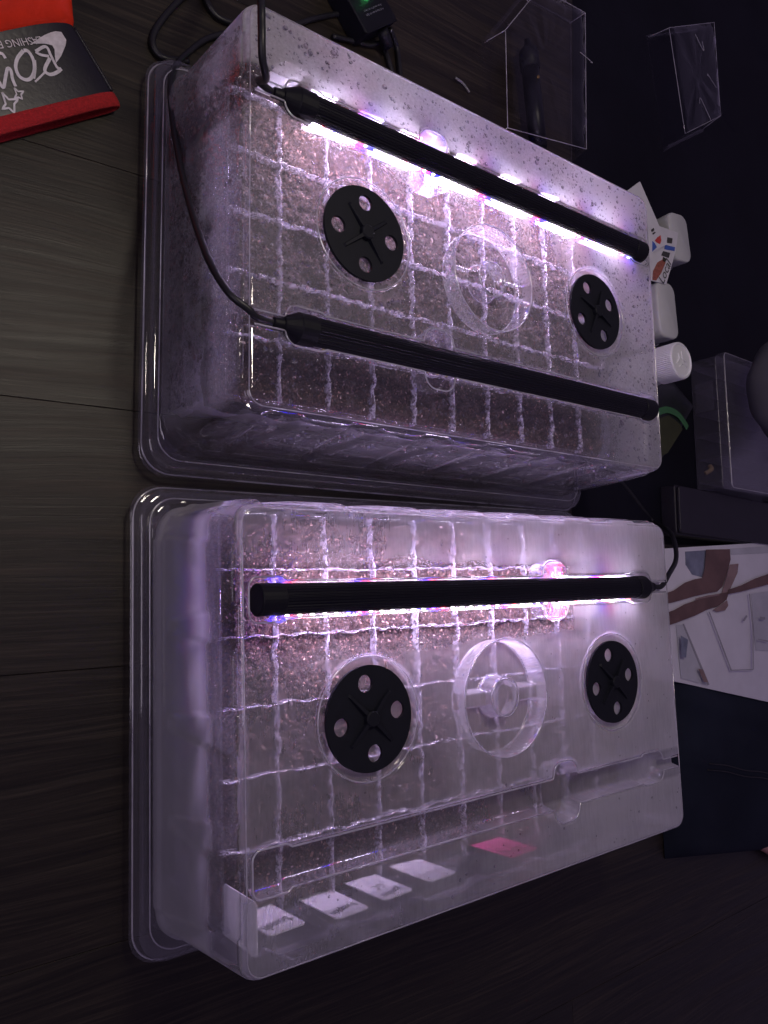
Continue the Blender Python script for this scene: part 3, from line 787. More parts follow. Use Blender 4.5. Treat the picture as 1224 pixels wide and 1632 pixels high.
marker((-0.0700, -0.1110), 0.0365, 0.025, F_Y, 'blank white plant marker blurred by fog, just left of the pink one', (), skew=0.05)
marker((0.010, -0.1130), 0.036, 0.030, F_Y, 'pink plant marker glowing through the fogged dome', (), 'marker_pink', skew=0.05)
for k, (x, y) in enumerate([(-0.1789, 0.104), (-0.1528, 0.0950), (-0.1144, 0.0950), (-0.0759, 0.0945), (-0.020, 0.096), (0.030, 0.096), (0.080, 0.096)]):
    p = kit2((x, y, ZC))
    marker(p, 0.034, 0.021, F_Y + TH2 + math.pi*0, ['white plant marker nearest the left corner under the far light bar', 'second white plant marker from the left under the far light bar', 'third white plant marker from the left under the far light bar',
           'fourth white plant marker from the left under the far light bar', 'fifth white plant marker from the left under the far light bar', 'sixth white plant marker from the left under the far light bar', 'rightmost white plant marker under the far light bar'][k], (), skew=random.uniform(-0.06, 0.06))

# ------------------------------------------------------------------ water droplets
def drop_mesh(items):
    """items: (position, normal, radius). flattened drops joined into one mesh"""
    mb = MB(); n = 8; prof = [(1.0, 0.05), (0.95, 0.28), (0.74, 0.50), (0.40, 0.64)]
    for p, nv, r in items:
        nv = Vector(nv).normalized(); a = nv.orthogonal().normalized(); b_ = nv.cross(a); p = Vector(p)
        el = random.uniform(0.8, 1.25); rot = random.uniform(0, 6.28)
        vs = []
        for pr, ph in prof:
            for k in range(n):
                an = 2*math.pi*k/n
                ex, ey = pr*r*math.cos(an)*el, pr*r*math.sin(an)/el
                vs.append(p + a*(ex*math.cos(rot)-ey*math.sin(rot)) + b_*(ex*math.sin(rot)+ey*math.cos(rot)) + nv*(ph*r))
        vs.append(p + nv*(0.68*r)); top = len(vs)-1
        fs = []
        for q in range(len(prof)-1):
            for k in range(n):
                j = (k+1) % n; fs.append((q*n+k, q*n+j, (q+1)*n+j, (q+1)*n+k))
        for k in range(n): fs.append(((len(prof)-1)*n+k, (len(prof)-1)*n+(k+1) % n, top))
        fs.append(tuple(reversed(range(n))))
        mb.add(vs, fs)
    return mb
def top_point(x, y):
    d = float(dome_depth(np.array([x]), np.array([y]))[0]); return d, (x, y, H - d + 0.0003)
def drops_for(kind):
    it = []; rr = random.Random(5 if kind == 'wet' else 6)
    ntop = 2600 if kind == 'wet' else 170
    k = 0
    while k < ntop:
        x = rr.uniform(-L+0.006, L-0.006); y = rr.uniform(-S+0.006, S-0.006)
        d, p = top_point(x, y)
        if d > 0.0003 or (abs(x)-0.1259)**2 + y*y < 0.036**2: continue
        if kind == 'wet':
            dens = 0.5 + 0.9*float(vnoise(x*30, y*30, 77)) + (0.25 if y < -0.09 else 0)
            if rr.random() > dens: continue
        r = min(0.0022, (0.00038 if kind == 'wet' else 0.0003) * math.exp(rr.gauss(0.55, 0.45)))
        it.append((p, (0, 0, 1), r)); k += 1
    if kind == 'wet':
        def side(n, ax, sgn, rmed, zlo=0.02):
            k = 0
            while k < n:
                z = rr.uniform(zlo, H-0.008); t = (H - z)/H; off = 0.0075*t
                if ax == 'x':
                    y = rr.uniform(-S+0.016, S-0.016); sc = float(scallop(np.array([y]), z)[0]); o = off + 0.0022*sc*min(1, t*6)
                    p = (sgn*(L + o + 0.0003), y, z); nv = (sgn, 0, 0.07)
                    dens = 0.62 + 1.2*float(vnoise(y*45, z*45, 13))
                else:
                    x = rr.uniform(-L+0.02, L-0.02); sc = float(scallop(np.array([x]), z)[0]); o = off + 0.0032*sc
                    if 0.1 < sc < 0.9: continue
                    p = (x, sgn*(S + o + 0.0003), z); nv = (0, sgn, 0.07)
                    dens = 0.5 + 1.3*float(vnoise(x*40, z*40, 15))
                if rr.random() > dens: continue
                it.append((p, nv, min(0.0020, rmed * math.exp(rr.gauss(0, 0.45))))); k += 1
        side(6500, 'x', 1, 0.00060); side(1700, 'y', 1, 0.00055); side(260, 'y', -1, 0.0006)
    return drop_mesh(it)
drops_for('wet').build('water_droplets', M['water'], dome2, True)['kind'] = 'stuff'
drops_for('dry').build('water_droplets', M['water'], dome1, True)['kind'] = 'stuff'

# ------------------------------------------------------------------ boxing glove
M['red_vinyl'] = simple('red_vinyl', (0.90, 0.045, 0.015), 0.24, 0.12, 40, 0.15, 220)
M['black_vinyl'] = simple('black_vinyl', (0.010, 0.009, 0.014), 0.40, 0.15, 60, 0.15, 300)
M['red_felt'] = simple('red_felt', (0.38, 0.014, 0.016), 0.95, 0.3, 700, 0.6, 1800)
M['print_white'] = simple('print_white', (0.62, 0.60, 0.62), 0.5, 0.15, 300)
GO = Vector((-0.2966, 0.4105, 0)); GE = Vector((0.8351, 0.5501, 0)); GN = Vector((-0.5501, 0.8351, 0))
PROF = [(-0.004, 0.0575, 0.0065), (0.0, 0.0575, 0.0070), (0.010, 0.0570, 0.0078), (0.030, 0.0550, 0.0092), (0.046, 0.0535, 0.0105), (0.0505, 0.0530, 0.0110), (0.056, 0.0545, 0.0150), (0.070, 0.0590, 0.0230),
        (0.095, 0.0660, 0.0320), (0.135, 0.0680, 0.0380), (0.175, 0.0630, 0.0390), (0.205, 0.0500, 0.0330), (0.222, 0.0250, 0.0200), (0.226, 0.004, 0.004)]
def gl_ab(t):
    for (t0, a0, b0), (t1, a1, b1) in zip(PROF[:-1], PROF[1:]):
        if t <= t1:
            k = max(0, (t - t0)/(t1 - t0)); return a0 + (a1-a0)*k, b0 + (b1-b0)*k
    return PROF[-1][1:]
EXP = 2.5
def gl_ring(t, grow=0.0, n=48, bz=1.0):
    a, b_ = gl_ab(t); out = []; zc = ZT + 0.001 + gl_ab(max(0, t))[1]
    a += grow; b_ = (b_ + grow)*bz
    for k in range(n):
        an = 2*math.pi*k/n; c, s_ = math.cos(an), math.sin(an)
        x = a*math.copysign(abs(c)**(2/EXP), c); z = b_*math.copysign(abs(s_)**(2/EXP), s_)
        wob = 0.0012*math.sin(3*an + t*90) * (1 if t > 0.02 else 0.3)
        out.append(GO + GE*x + GN*(t + wob*0.6) + Vector((0, 0, zc + z)))
    return out
glove = thing('boxing_glove', 'red and black boxing glove with white lettering on its cuff', 'boxing glove', (GO.x, GO.y, ZT))
def gchild(name, mb, mat, smooth=True):
    mb.v = [tuple(Vector(v) - Vector((GO.x, GO.y, ZT))) for v in mb.v]; return mb.build(name, mat, glove, smooth)
mb = MB(); mb.loft([gl_ring(t) for t in (0.002, 0.008, 0.016, 0.024, 0.032, 0.040, 0.046, 0.050)] + [gl_ring(0.052, -0.0015)], cap0=False, cap1=False); gchild('cuff', mb, M['black_vinyl'])
mb = MB(); mb.loft([gl_ring(0.0500, -0.003)] + [gl_ring(t, g_) for t, g_ in ((0.0510, -0.0006), (0.053, 0.0004), (0.056, 0.0), (0.063, 0), (0.070, 0.0), (0.082, 0.0), (0.095, 0.0), (0.115, 0.0), (0.135, 0.0), (0.155, 0.0), (0.175, 0.0), (0.19, 0.0), (0.205, 0.0), (0.215, 0), (0.222, 0.0), (0.226, 0.0))], cap0=False); gchild('fist', mb, M['red_vinyl'])
mb = MB(); mb.loft([gl_ring(0.0048, 0.0004), gl_ring(0.0044, 0.0012), gl_ring(0.002, 0.0015), gl_ring(-0.002, 0.0015), gl_ring(-0.0048, 0.0008), gl_ring(-0.0055, -0.0004), gl_ring(-0.004, -0.0018), gl_ring(0.010, -0.0030), gl_ring(0.030, -0.0050)], cap0=False, cap1=True); gchild('binding', mb, M['red_felt'])
# side seam with worn piping
mb = MB(); pts = []
for t in (0.006, 0.015, 0.025, 0.038, 0.050):
    a, b_ = gl_ab(t); pts.append(GO + GE*(a + 0.0005) + GN*t + Vector((0, 0, ZT + 0.001 + b_ + 0.001)))
gchild('seam', tube(pts, 0.0013, 6, 6), M['black_vinyl'])
def gl_surface(p, lift=0.0006):
    d = Vector((p[0], p[1], 0)) - GO; x = d.dot(GE); t = d.dot(GN); a, b_ = gl_ab(t)
    q = min(0.985, abs(x)/a); z = ZT + 0.001 + gl_ab(max(0, t))[1] + b_*(1 - q**EXP)**(1/EXP)
    return Vector((p[0], p[1], z + lift))
def zpx(z): return unp(z[0]/6.12, z[1]/6.12, ZT + 0.0205)
def ribbon_pts(pts, wid, closed=False):
    P = [zpx(p) for p in pts]
    if closed: P = P + [P[0]]
    P = smoothpath(P, 6) if not closed else [q for i in range(len(P)-1) for q in (P[i].lerp(P[i+1], k/4) for k in range(4))] + [P[-1]]
    mb = MB(); L_, R_ = [], []; w2 = wid/6.12*0.00052/2
    for i, p in enumerate(P):
        tt = (P[min(i+1, len(P)-1)] - P[max(i-1, 0)]); tt.z = 0; tt.normalize(); s_ = Vector((-tt.y, tt.x, 0))
        L_.append(p + s_*w2); R_.append(p - s_*w2)
    return L_, R_
def ink_ribbon(mb, pts, wid, closed=False):
    L_, R_ = ribbon_pts(pts, wid, closed)
    rows = []
    for l, r_ in zip(L_, R_): rows.append([gl_surface(l.lerp(r_, k/2)) for k in range(3)])
    b = len(mb.v)
    for row in rows: mb.v += [tuple(p) for p in row]
    for i in range(len(rows)-1):
        for k in range(2): mb.f.append((b+i*3+k, b+i*3+k+1, b+(i+1)*3+k+1, b+(i+1)*3+k))
def fan_poly(mb, pts, centre):
    """polygon laid on the surface as nested rings"""
    C_ = zpx(centre); P = [zpx(p) for p in pts]; n = len(P); b = len(mb.v)
    for q in (0.33, 0.66, 1.0):
        mb.v += [tuple(gl_surface(C_.lerp(p, q))) for p in P]
    mb.v.append(tuple(gl_surface(C_)))
    for i in range(n):
        j = (i+1) % n; mb.f.append((b+i, b+j, b+3*n))
        for k in range(2): mb.f.append((b+k*n+i, b+(k+1)*n+i, b+(k+1)*n+j, b+k*n+j))
let = MB()
ink_ribbon(let, [(225,500),(170,570),(155,650),(190,730),(260,765),(315,740),(340,660),(320,570),(270,505),(228,498)], 26)
ink_ribbon(let, [(338,580),(345,660),(335,752)], 22)
ink_ribbon(let, [(345,508),(395,533),(480,545)], 20); ink_ribbon(let, [(345,505),(445,458),(500,540),(560,640),(604,662)], 22)
ink_ribbon(let, [(606,655),(560,692),(500,712),(450,690),(445,650),(490,560)], 26); ink_ribbon(let, [(350,782),(400,735),(445,690)], 14)
ink_ribbon(let, [(52,572),(20,532),(-20,525)], 22); ink_ribbon(let, [(-30,740),(0,790),(40,835),(58,740),(75,665),(108,680),(128,760),(160,826)], 24)
fan_poly(let, [(300,435),(360,395),(430,352),(490,325),(540,310),(600,312),(650,380),(645,430),(600,540),(550,605),(538,540),(533,480),(510,445),(470,435),(420,432)], (570,400))
gchild('lettering', let, M['print_white'], False)
st = MB(); ink_ribbon(st, [(28,880),(95,945),(190,942),(152,985),(155,1068),(100,1022),(35,1032),(68,985)], 15, True); gchild('star', st, M['print_white'], False)
st = MB(); ink_ribbon(st, [(146,838),(185,872),(240,870),(215,900),(228,942),(190,925),(152,930),(172,897)], 12, True); gchild('star', st, M['print_white'], False)
me, ext = text_mesh('small_lettering', 'FLASHING E')
p0, p1 = zpx((440, 395)), zpx((-20, 455)); ax = (p1 - p0); ln = ax.length; ax.normalize(); ay = Vector((-ax.y, ax.x, 0)); cen = (p0 + p1)/2
for v in me.vertices:
    k = ln/ext[0]; q = cen + ax*(v.co.x*k) + ay*(v.co.y*k*1.0)
    v.co = gl_surface(q, 0.0008) - Vector((GO.x, GO.y, ZT))
obj('small_lettering', me, M['print_white'], glove)

# ------------------------------------------------------------------ cords and inline controller behind the wet dome
ZF = ZT + 0.0032
tag(tube([unp(330,-40,ZF), unp(295,-8,ZF), unp(266,22,ZF), unp(248,48,ZF), unp(243,68,ZF), unp(250,84,ZF), unp(266,94,ZF+0.001), unp(300,98,ZF)], 0.0026).build('power_cord', M['cord'], None, True),
    'black cord looping over the floor beside the corner of the wet dome', 'cord')
tag(tube([unp(318,-40,ZF), unp(327,-5,ZF), unp(338,17,ZF), unp(356,32,ZF), unp(400,45,ZF)], 0.0024).build('power_cord', M['cord'], None, True),
    'short stretch of black cord passing behind the wet dome at the top edge', 'cord')
a_, b_ = unp(585, 54, 0.012), unp(634, 32, 0.012); ce = (b_ - a_).normalized(); rz = math.atan2(ce.y, ce.x); cn = Vector((-ce.y, ce.x, 0))
mid = (a_ + b_)/2; bw = (b_ - a_).length/2
ctl = thing('inline_controller', 'black inline controller box with a glowing green light', 'controller', (mid.x + cn.x*0.030, mid.y + cn.y*0.030, ZT), rz)
rbox(bw, 0.030, 0.0, 0.022, 0.003, 0.0015).build('case', M['black_plastic'], ctl)
gled = MB(); gled.loft([rrect(0.0026, 0.0026, 0.0025, 5, 0.0215), rrect(0.0024, 0.0024, 0.0023, 5, 0.0235), rrect(0.0012, 0.0012, 0.0011, 5, 0.0242)])
gled.build('indicator_light', emis('green_led', (0.10, 1.0, 0.25), 12), ctl, loc=(0.001, -0.002, 0))
M['grey_print'] = simple('grey_print', (0.22, 0.22, 0.26), 0.6)
for k, (s_, yy) in enumerate((('Press on/off to set timer', -0.0125), ('Hold key to dim the light', -0.0160))):
    me, ext = text_mesh('printing', s_)
    for v in me.vertices: kk = 0.026/ext[0]; v.co = Vector((-v.co.x*kk, -v.co.y*kk + yy, 0.0223))
    obj('printing', me, M['grey_print'], ctl)
lip = MB(); lip.box(-bw*0.96, bw*0.96, -0.0302, -0.0288, 0.0205, 0.0222); lip.build('edge_lip', M['black_plastic'], ctl)
bpy.context.view_layer.update(); inv = ctl.matrix_world.inverted()
for pts in ([unp(605,50,0.004), unp(612,75,ZF), unp(620,100,ZF), unp(628,125,ZF)], [unp(622,46,0.004), unp(632,75,ZF), unp(636,105,ZF), unp(640,140,ZF)],
            [unp(612,66,ZF+0.002), unp(590,72,ZF), unp(565,66,ZF), unp(530,58,ZF)], [unp(572,22,0.0), unp(540,22,ZF), unp(500,30,ZF), unp(470,40,ZF)]):
    t_ = tube(pts, 0.0024, 8, 8); t_.v = [tuple(inv @ Vector(v)) for v in t_.v]; t_.build('cord', M['cord'], ctl, True)
sleeve = tube([unp(609,48,0.008), unp(618,74,0.0)], 0.0055, 12, 3); sleeve.v = [tuple(inv @ Vector(v)) for v in sleeve.v]; sleeve.build('strain_relief', M['black_plastic'], ctl, True)

# ------------------------------------------------------------------ dark mat on the right
def mat_cloth(name, col, scale=700, rough=0.9):
    t = NT(name); c = t.coord(); n = t.noise(c, 6, 4); wv = t.noise(c, scale, 2)
    cc = t.ramp(n, [(0.3, tuple(x*0.7 for x in col)), (0.7, tuple(x*1.3 for x in col))])
    return t.surf(t.principled(Base_Color=cc, Roughness=rough, Normal=t.bump(wv, 0.35, 0.0006), Specular_IOR_Level=0.12))
M['mat'] = mat_cloth('dark_mat', (0.007, 0.007, 0.013), 500, 0.6)
nx, ny = 110, 120
U, V = np.meshgrid(np.linspace(0, 1, nx), np.linspace(0, 1, ny), indexing='ij')
ym = 0.128 + V*1.5; xe = 0.262 + (ym - 0.3)*0.090 + 0.0015*vnoise(ym*9, ym*0, 3)
xm = xe + U*1.5
zm = ZT + 0.0035 + np.maximum(0, 0.020*vnoise(xm*6, ym*6, 31) + 0.008*vnoise(xm*17, ym*17, 32)) * sstep(0.02, 0.35, U) * sstep(0.10, 0.5, V)
zm = np.where((U == 0) | (V == 0), ZT + 0.0002, zm)
idx = np.arange(nx*ny).reshape(nx, ny); Fm = np.stack([idx[:-1,:-1], idx[1:,:-1], idx[1:,1:], idx[:-1,1:]], -1).reshape(-1, 4)
tag(obj('floor_mat', mesh('floor_mat', np.stack([xm, ym, zm], -1).reshape(-1, 3), Fm.tolist(), True), M['mat']), 'rumpled near-black navy sheet covering the floor at the upper right', 'mat')

# ------------------------------------------------------------------ clear packages
M['film'] = mat_clear('clear_film', None, gloss_rough=0.04, fog_k=0.0, base_refl=0.0, bump_s=0.25, bump_scale=40, blend=0.22)
def clam(px_corners, hgt, label, seed):
    P = [unp(u, v, ZT + 0.004) for u, v in px_corners]; c = sum(P, Vector())/len(P); c.z = ZT + 0.004
    root = thing('clear_package', label, 'packaging', c, 0, 'empty clear packages on the right')
    rings = []; r2 = random.Random(seed)
    def ring(scale, z, jit=0.0):
        out = []
        for i, p in enumerate(P):
            q = P[(i+1) % len(P)]
            for k in range(10):
                w_ = p.lerp(q, k/10) - c; w_.z = 0
                out.append(w_*scale + Vector((r2.uniform(-jit, jit), r2.uniform(-jit, jit), z + r2.uniform(-jit, jit))))
        return out
    mb = MB(); mb.loft([ring(1.07, 0.001), ring(1.05, 0.0015), ring(1.0, 0.002), ring(0.985, hgt*0.5, 0.0006), ring(0.965, hgt-0.002, 0.0006), ring(0.945, hgt, 0.0012), ring(0.8, hgt+0.001, 0.0012), ring(0.5, hgt+0.001, 0.0015), ring(0.2, hgt, 0.0015)], cap0=False)
    mb.build('shell', M['film'], root, True)
    top_ = ring(0.955, hgt); tube([Vector(p) for p in top_[:]] + [Vector(top_[0])], 0.0005, 5, 0).build('edge_glint', M['bead'], root, True)  # bright edge line of the film, laid on as a milky tube
    for i in range(len(P)):
        if i % 2 == 0: tube([(P[i]-c)*1.02 + Vector((0, 0, 0.002)), (P[i]-c)*0.95 + Vector((0, 0, hgt))], 0.0006, 5, 3).build('crease_glint', M['bead'], root, True)  # glint along a corner fold, drawn by a milky tube
    for k in range(3):
        q_ = [(P[k % len(P)].lerp(P[(k+1) % len(P)], r2.uniform(0.2, 0.8)) - c)*r2.uniform(0.75, 0.95) + Vector((0, 0, hgt + 0.0012))]
        q_.append(q_[0] + Vector((r2.uniform(-0.03, 0.03), r2.uniform(-0.03, 0.03), 0.001))); q_.append(q_[1] + Vector((r2.uniform(-0.01, 0.01), r2.uniform(-0.02, 0.02), 0.001)))
        tube(q_, 0.0004, 5, 4).build('crease_glint', M['bead'], root, True)  # short glint on a fold, also a milky tube
    for k in range(5):     # bent film tabs, added for the glints they give
        i = r2.randrange(len(P)); p = (P[i] - c)*r2.uniform(0.8, 1.02); d = Vector((r2.uniform(-1, 1), r2.uniform(-1, 1), 0)).normalized(); s_ = Vector((-d.y, d.x, 0))
        z = hgt + 0.001; l_ = r2.uniform(0.015, 0.035); w_ = r2.uniform(0.004, 0.012); fl = MB()
        fl.add([p + Vector((0, 0, z)), p + d*l_ + Vector((0, 0, z + 0.008)), p + d*l_ + s_*w_ + Vector((0, 0, z + 0.002)), p + s_*w_ + Vector((0, 0, z + 0.010))], [(0, 1, 2), (0, 2, 3)])
        fl.build('glint_tab', M['film'], root)
    return root
clam([(772, 70), (830, 0), (905, 40), (906, 262), (775, 230)], 0.028, 'clear plastic package holding a black bar, left of the mat edge', 3)
clam([(1032, 62), (1108, 52), (1118, 205), (1058, 235)], 0.030, 'empty clear plastic package lying on the dark mat', 8)
sp = thing('light_bar', 'spare black light bar lying inside a clear package', 'light bar', unp(842, 80, ZT + 0.018), math.atan2(*(lambda d: (d.y, d.x))(unp(858, 235, ZT + 0.018) - unp(842, 80, ZT + 0.018))))
ln = (unp(858, 235, ZT + 0.018) - unp(842, 80, ZT + 0.018)).length
mb = MB(); n = 24; mb.loft([[(x, r*math.cos(2*math.pi*k/n), r*math.sin(2*math.pi*k/n)) for k in range(n)] for x, r in ((0.02, 0.0095), (ln, 0.0095))]); mb.build('housing', M['alu'], sp, True)
mb = MB(); mb.loft([[(x, r*math.cos(2*math.pi*k/n), r*math.sin(2*math.pi*k/n)) for k in range(n)] for x, r in ((-0.012, 0.003), (-0.004, 0.004), (0.0, 0.0095), (0.004, 0.0108), (0.022, 0.0108), (0.0225, 0.0094))]); mb.build('end_cap', M['black_plastic'], sp, True)
M['brass'] = simple('brass', (0.55, 0.38, 0.12), 0.3, 0.1, 60, metal=1.0)
mb = MB(); mb.loft([rrect(0.002, 0.002, 0.0019, 5, 0.0094), rrect(0.0016, 0.0016, 0.0015, 5, 0.0105)]); mb.build('brass_contact', M['brass'], sp, loc=(0.036, 0, 0))
M['scrap'] = simple('white_scrap', (0.22, 0.22, 0.22), 0.5)
def scrap(px, r, label):
    tag(tube([unp(u, v, ZT + 0.003) for u, v in px], r, 6, 5).build('plastic_scrap', M['scrap'], None, True), label, 'scrap', 'bits of plastic on the floor')
scrap([(726, 124), (738, 133), (748, 147)], 0.0012, 'curled white scrap of plastic on the floor behind the wet dome')

# ------------------------------------------------------------------ things at the right edge
M['white_plastic'] = simple('white_plastic', (0.60, 0.62, 0.58), 0.45, 0.06, 30, 0.05, 600)
M['cap_plastic'] = simple('cap_plastic', (0.80, 0.82, 0.78), 0.4, 0.05, 30)
M['paper'] = simple('packet_paper', (0.70, 0.70, 0.70), 0.6, 0.06, 40)
M['p_red'] = simple('print_red', (0.55, 0.05, 0.04), 0.6); M['p_blue'] = simple('print_blue', (0.05, 0.12, 0.45), 0.6); M['p_dark'] = simple('print_dark', (0.05, 0.05, 0.04), 0.6); M['p_rust'] = simple('print_rust', (0.33, 0.10, 0.06), 0.6, 0.35, 300)
M['p_green'] = simple('print_green', (0.045, 0.16, 0.06), 0.55); M['p_olive'] = simple('print_olive', (0.035, 0.04, 0.012), 0.55)
def tub(px, zt, hx, hy, rz, label):
    c = unp(px[0], px[1], zt); root = thing('white_tub', label, 'tub', (c.x, c.y, ZT + 0.004), rz, 'white plastic tubs behind the wet dome')
    h_ = zt - ZT - 0.004
    rings = [rrect(hx*0.90, hy*0.90, 0.010, 6, 0.0), rrect(hx*0.93, hy*0.93, 0.011, 6, 0.0012), rrect(hx*0.985, hy*0.985, 0.011, 6, h_-0.003), rrect(hx*0.97, hy*0.97, 0.011, 6, h_-0.0006), rrect(hx*0.93, hy*0.93, 0.010, 6, h_)]
    mb = MB(); mb.loft(rings); mb.build('body', M['white_plastic'], root, True)
    mb = MB(); mb.loft([rrect(hx*1.02, hy*1.02, 0.012, 6, h_*0.42), rrect(hx*1.03, hy*1.03, 0.012, 6, h_*0.42+0.001), rrect(hx*1.03, hy*1.03, 0.012, 6, h_*0.42+0.003), rrect(hx*1.0, hy*1.0, 0.012, 6, h_*0.42+0.004)], cap0=False, cap1=False); mb.build('rim', M['white_plastic'], root, True)
    return root
tub((1084, 378), 0.0424, 0.020, 0.030, 0.10, 'greenish white plastic tub with rounded corners behind the seed packets')
tub((1064, 494), 0.0424, 0.019, 0.034, 0.05, 'pale beige plastic tub between the seed packets and the white bottle cap')

def flat_poly(px, z, zth, mat, name, parent=None, off=(0, 0, 0)):
    P = [unp(u, v, z) - Vector(off) for u, v in px]
    area = sum(P[i].x*P[(i+1) % len(P)].y - P[(i+1) % len(P)].x*P[i].y for i in range(len(P)))
    if area < 0: P = P[::-1]
    mb = MB(); mb.loft([[p - Vector((0, 0, zth)) for p in P], P]); return mb.build(name, mat, parent)
def packet(px, z, label):
    c = sum((unp(u, v, z) for u, v in px), Vector())/len(px); root = thing('seed_packet', label, 'seed packet', c, 0, 'paper seed packets')
    flat_poly(px, z, 0.0014, M['paper'], 'sleeve', root, c); return root, c
pB, cB = packet([(1050, 360), (1081, 371), (1077, 400), (1062, 453), (1028, 444)], 0.0440, 'seed packet with red vegetable picture lying on the white tubs')
pr = lambda px, mt, r_, c, z: flat_poly(px, z, 0.0003, M[mt], 'print', r_, c)
pr([(1060,390),(1076,394),(1075,400),(1059,397)], 'p_blue', pB, cB, 0.0444); pr([(1064,378),(1072,380),(1071,388),(1063,387)], 'p_dark', pB, cB, 0.0444)
pr([(1057,400),(1068,403),(1066,411),(1054,407)], 'p_dark', pB, cB, 0.0444)
pr([(1057,413),(1061,418),(1054,435),(1046,447),(1040,446),(1041,432),(1048,418)], 'p_rust', pB, cB, 0.0444)
pr([(1057,409),(1063,413),(1060,418),(1056,416)], 'p_olive', pB, cB, 0.0444)
me, ext = text_mesh('lettering', 'Local'); q0, q1 = unp(1054, 448, 0.0446), unp(1066, 416, 0.0446); ax = (q1-q0); kk = ax.length/ext[0]; ax.normalize(); ay = Vector((-ax.y, ax.x, 0)); cc = (q0+q1)/2 - cB
for v in me.vertices: v.co = cc + ax*v.co.x*kk + ay*v.co.y*kk*0.9
obj('lettering', me, M['p_dark'], pB)
pA, cA = packet([(985, 315), (1020, 289), (1050, 358), (1064, 389), (1041, 402), (1040, 415), (1020, 425)], 0.0470, 'white seed packet with red heart shaped print beside the wet dome')
pr([(1048,378),(1053,375),(1054,384),(1052,389),(1046,386),(1044,383)], 'p_red', pA, cA, 0.0474); pr([(1040,384),(1044,388),(1047,394),(1040,401)], 'p_blue', pA, cA, 0.0474)
pr([(1038,366),(1042,363),(1043,367),(1039,370)], 'p_dark', pA, cA, 0.0474); pr([(1040,372),(1044,369),(1045,371),(1041,374)], 'p_dark', pA, cA, 0.0474)

c = unp(1087, 574, 0.078); bt = thing('bottle', 'white ribbed screw cap bottle peeking out right of the wet dome', 'bottle', (c.x, c.y, ZT + 0.004))
ht = 0.078 - ZT - 0.004; n = 40
mb = MB(); mb.loft([rrect(0.019, 0.019, 0.0189, 8, 0), rrect(0.020, 0.020, 0.0199, 8, 0.002), rrect(0.020, 0.020, 0.0199, 8, ht-0.034), rrect(0.016, 0.016, 0.0159, 8, ht-0.027), rrect(0.015, 0.015, 0.0149, 8, ht-0.020)]); mb.build('body', M['white_plastic'], bt, True)
rings = []; n = 120
for r, z, rib_ in ((0.0205, ht-0.026, 1), (0.0208, ht-0.025, 1), (0.0208, ht-0.003, 1), (0.0203, ht-0.001, 0), (0.0190, ht, 0), (0.0180, ht, 0), (0.0172, ht-0.0012, 0)):
    rings.append([((r - (0.0006 if (k % 2 and rib_) else 0))*math.cos(2*math.pi*k/n), (r - (0.0006 if (k % 2 and rib_) else 0))*math.sin(2*math.pi*k/n), z) for k in range(n)])
mb = MB(); mb.loft(rings); cap_ = mb.build('cap', M['cap_plastic'], bt)
emb = MB()
for a in range(3):
    an = a*2.1
    t_ = tube([(0.009*math.cos(an), 0.009*math.sin(an), ht-0.0010), (0.004*math.cos(an+0.9), 0.004*math.sin(an+0.9), ht-0.0008), (0.011*math.cos(an+1.5), 0.011*math.sin(an+1.5), ht-0.0010)], 0.0009, 6, 6); emb.add(t_.v, t_.f)
emb.build('embossing', M['cap_plastic'], cap_, True)

# dark pouch with green print
pz = 0.016; ppx = [(1035, 603), (1086, 604), (1119, 643), (1092, 690), (1062, 738), (1035, 745)]
c = sum((unp(u, v, pz) for u, v in ppx), Vector())/6; pouch = thing('pouch', 'dark pouch with a curved green stripe, below the white bottle', 'pouch', (c.x, c.y, ZT + 0.004))
P = [unp(u, v, pz) - Vector((c.x, c.y, 0)) for u, v in ppx]; P = P[::-1]
PP = [p.lerp(P[(i+1) % 6], k/6) for i, p in enumerate(P) for k in range(6)]
M['pouch'] = simple('pouch_film', (0.010, 0.013, 0.012), 0.35, 0.2, 30, 0.2, 60)
mb = MB(); mb.loft([[(p.x*s_, p.y*s_, z) for p in PP] for s_, z in ((0.93, 0.0), (1.0, 0.006), (1.0, 0.007), (0.93, 0.013), (0.75, 0.018), (0.4, 0.021))]); mb.build('film', M['pouch'], pouch, True)
def strip_px(pts, wid, z, mat, name, parent, off):
    Q = smoothpath([unp(u, v, z) - Vector(off) for u, v in pts], 6); mb = MB(); ring = []
    for i, p in enumerate(Q):
        tt = (Q[min(i+1, len(Q)-1)] - Q[max(i-1, 0)]).normalized(); s_ = Vector((-tt.y, tt.x, 0))
        ring.append([p + s_*wid/2, p - s_*wid/2, p - s_*wid/2 - Vector((0,0,0.0004)), p + s_*wid/2 - Vector((0,0,0.0004))])
    mb.loft(ring); return mb.build(name, mat, parent)
off = (c.x, c.y, ZT + 0.004)
strip_px([(1048, 657), (1064, 653), (1080, 660), (1090, 672), (1096, 682)], 0.008, 0.0165, M['p_green'], 'stripe', pouch, off)
flat_poly([(1048, 668), (1066, 662), (1084, 676), (1088, 684), (1064, 722), (1048, 730)], 0.0162, 0.0004, M['p_olive'], 'print', pouch, off)

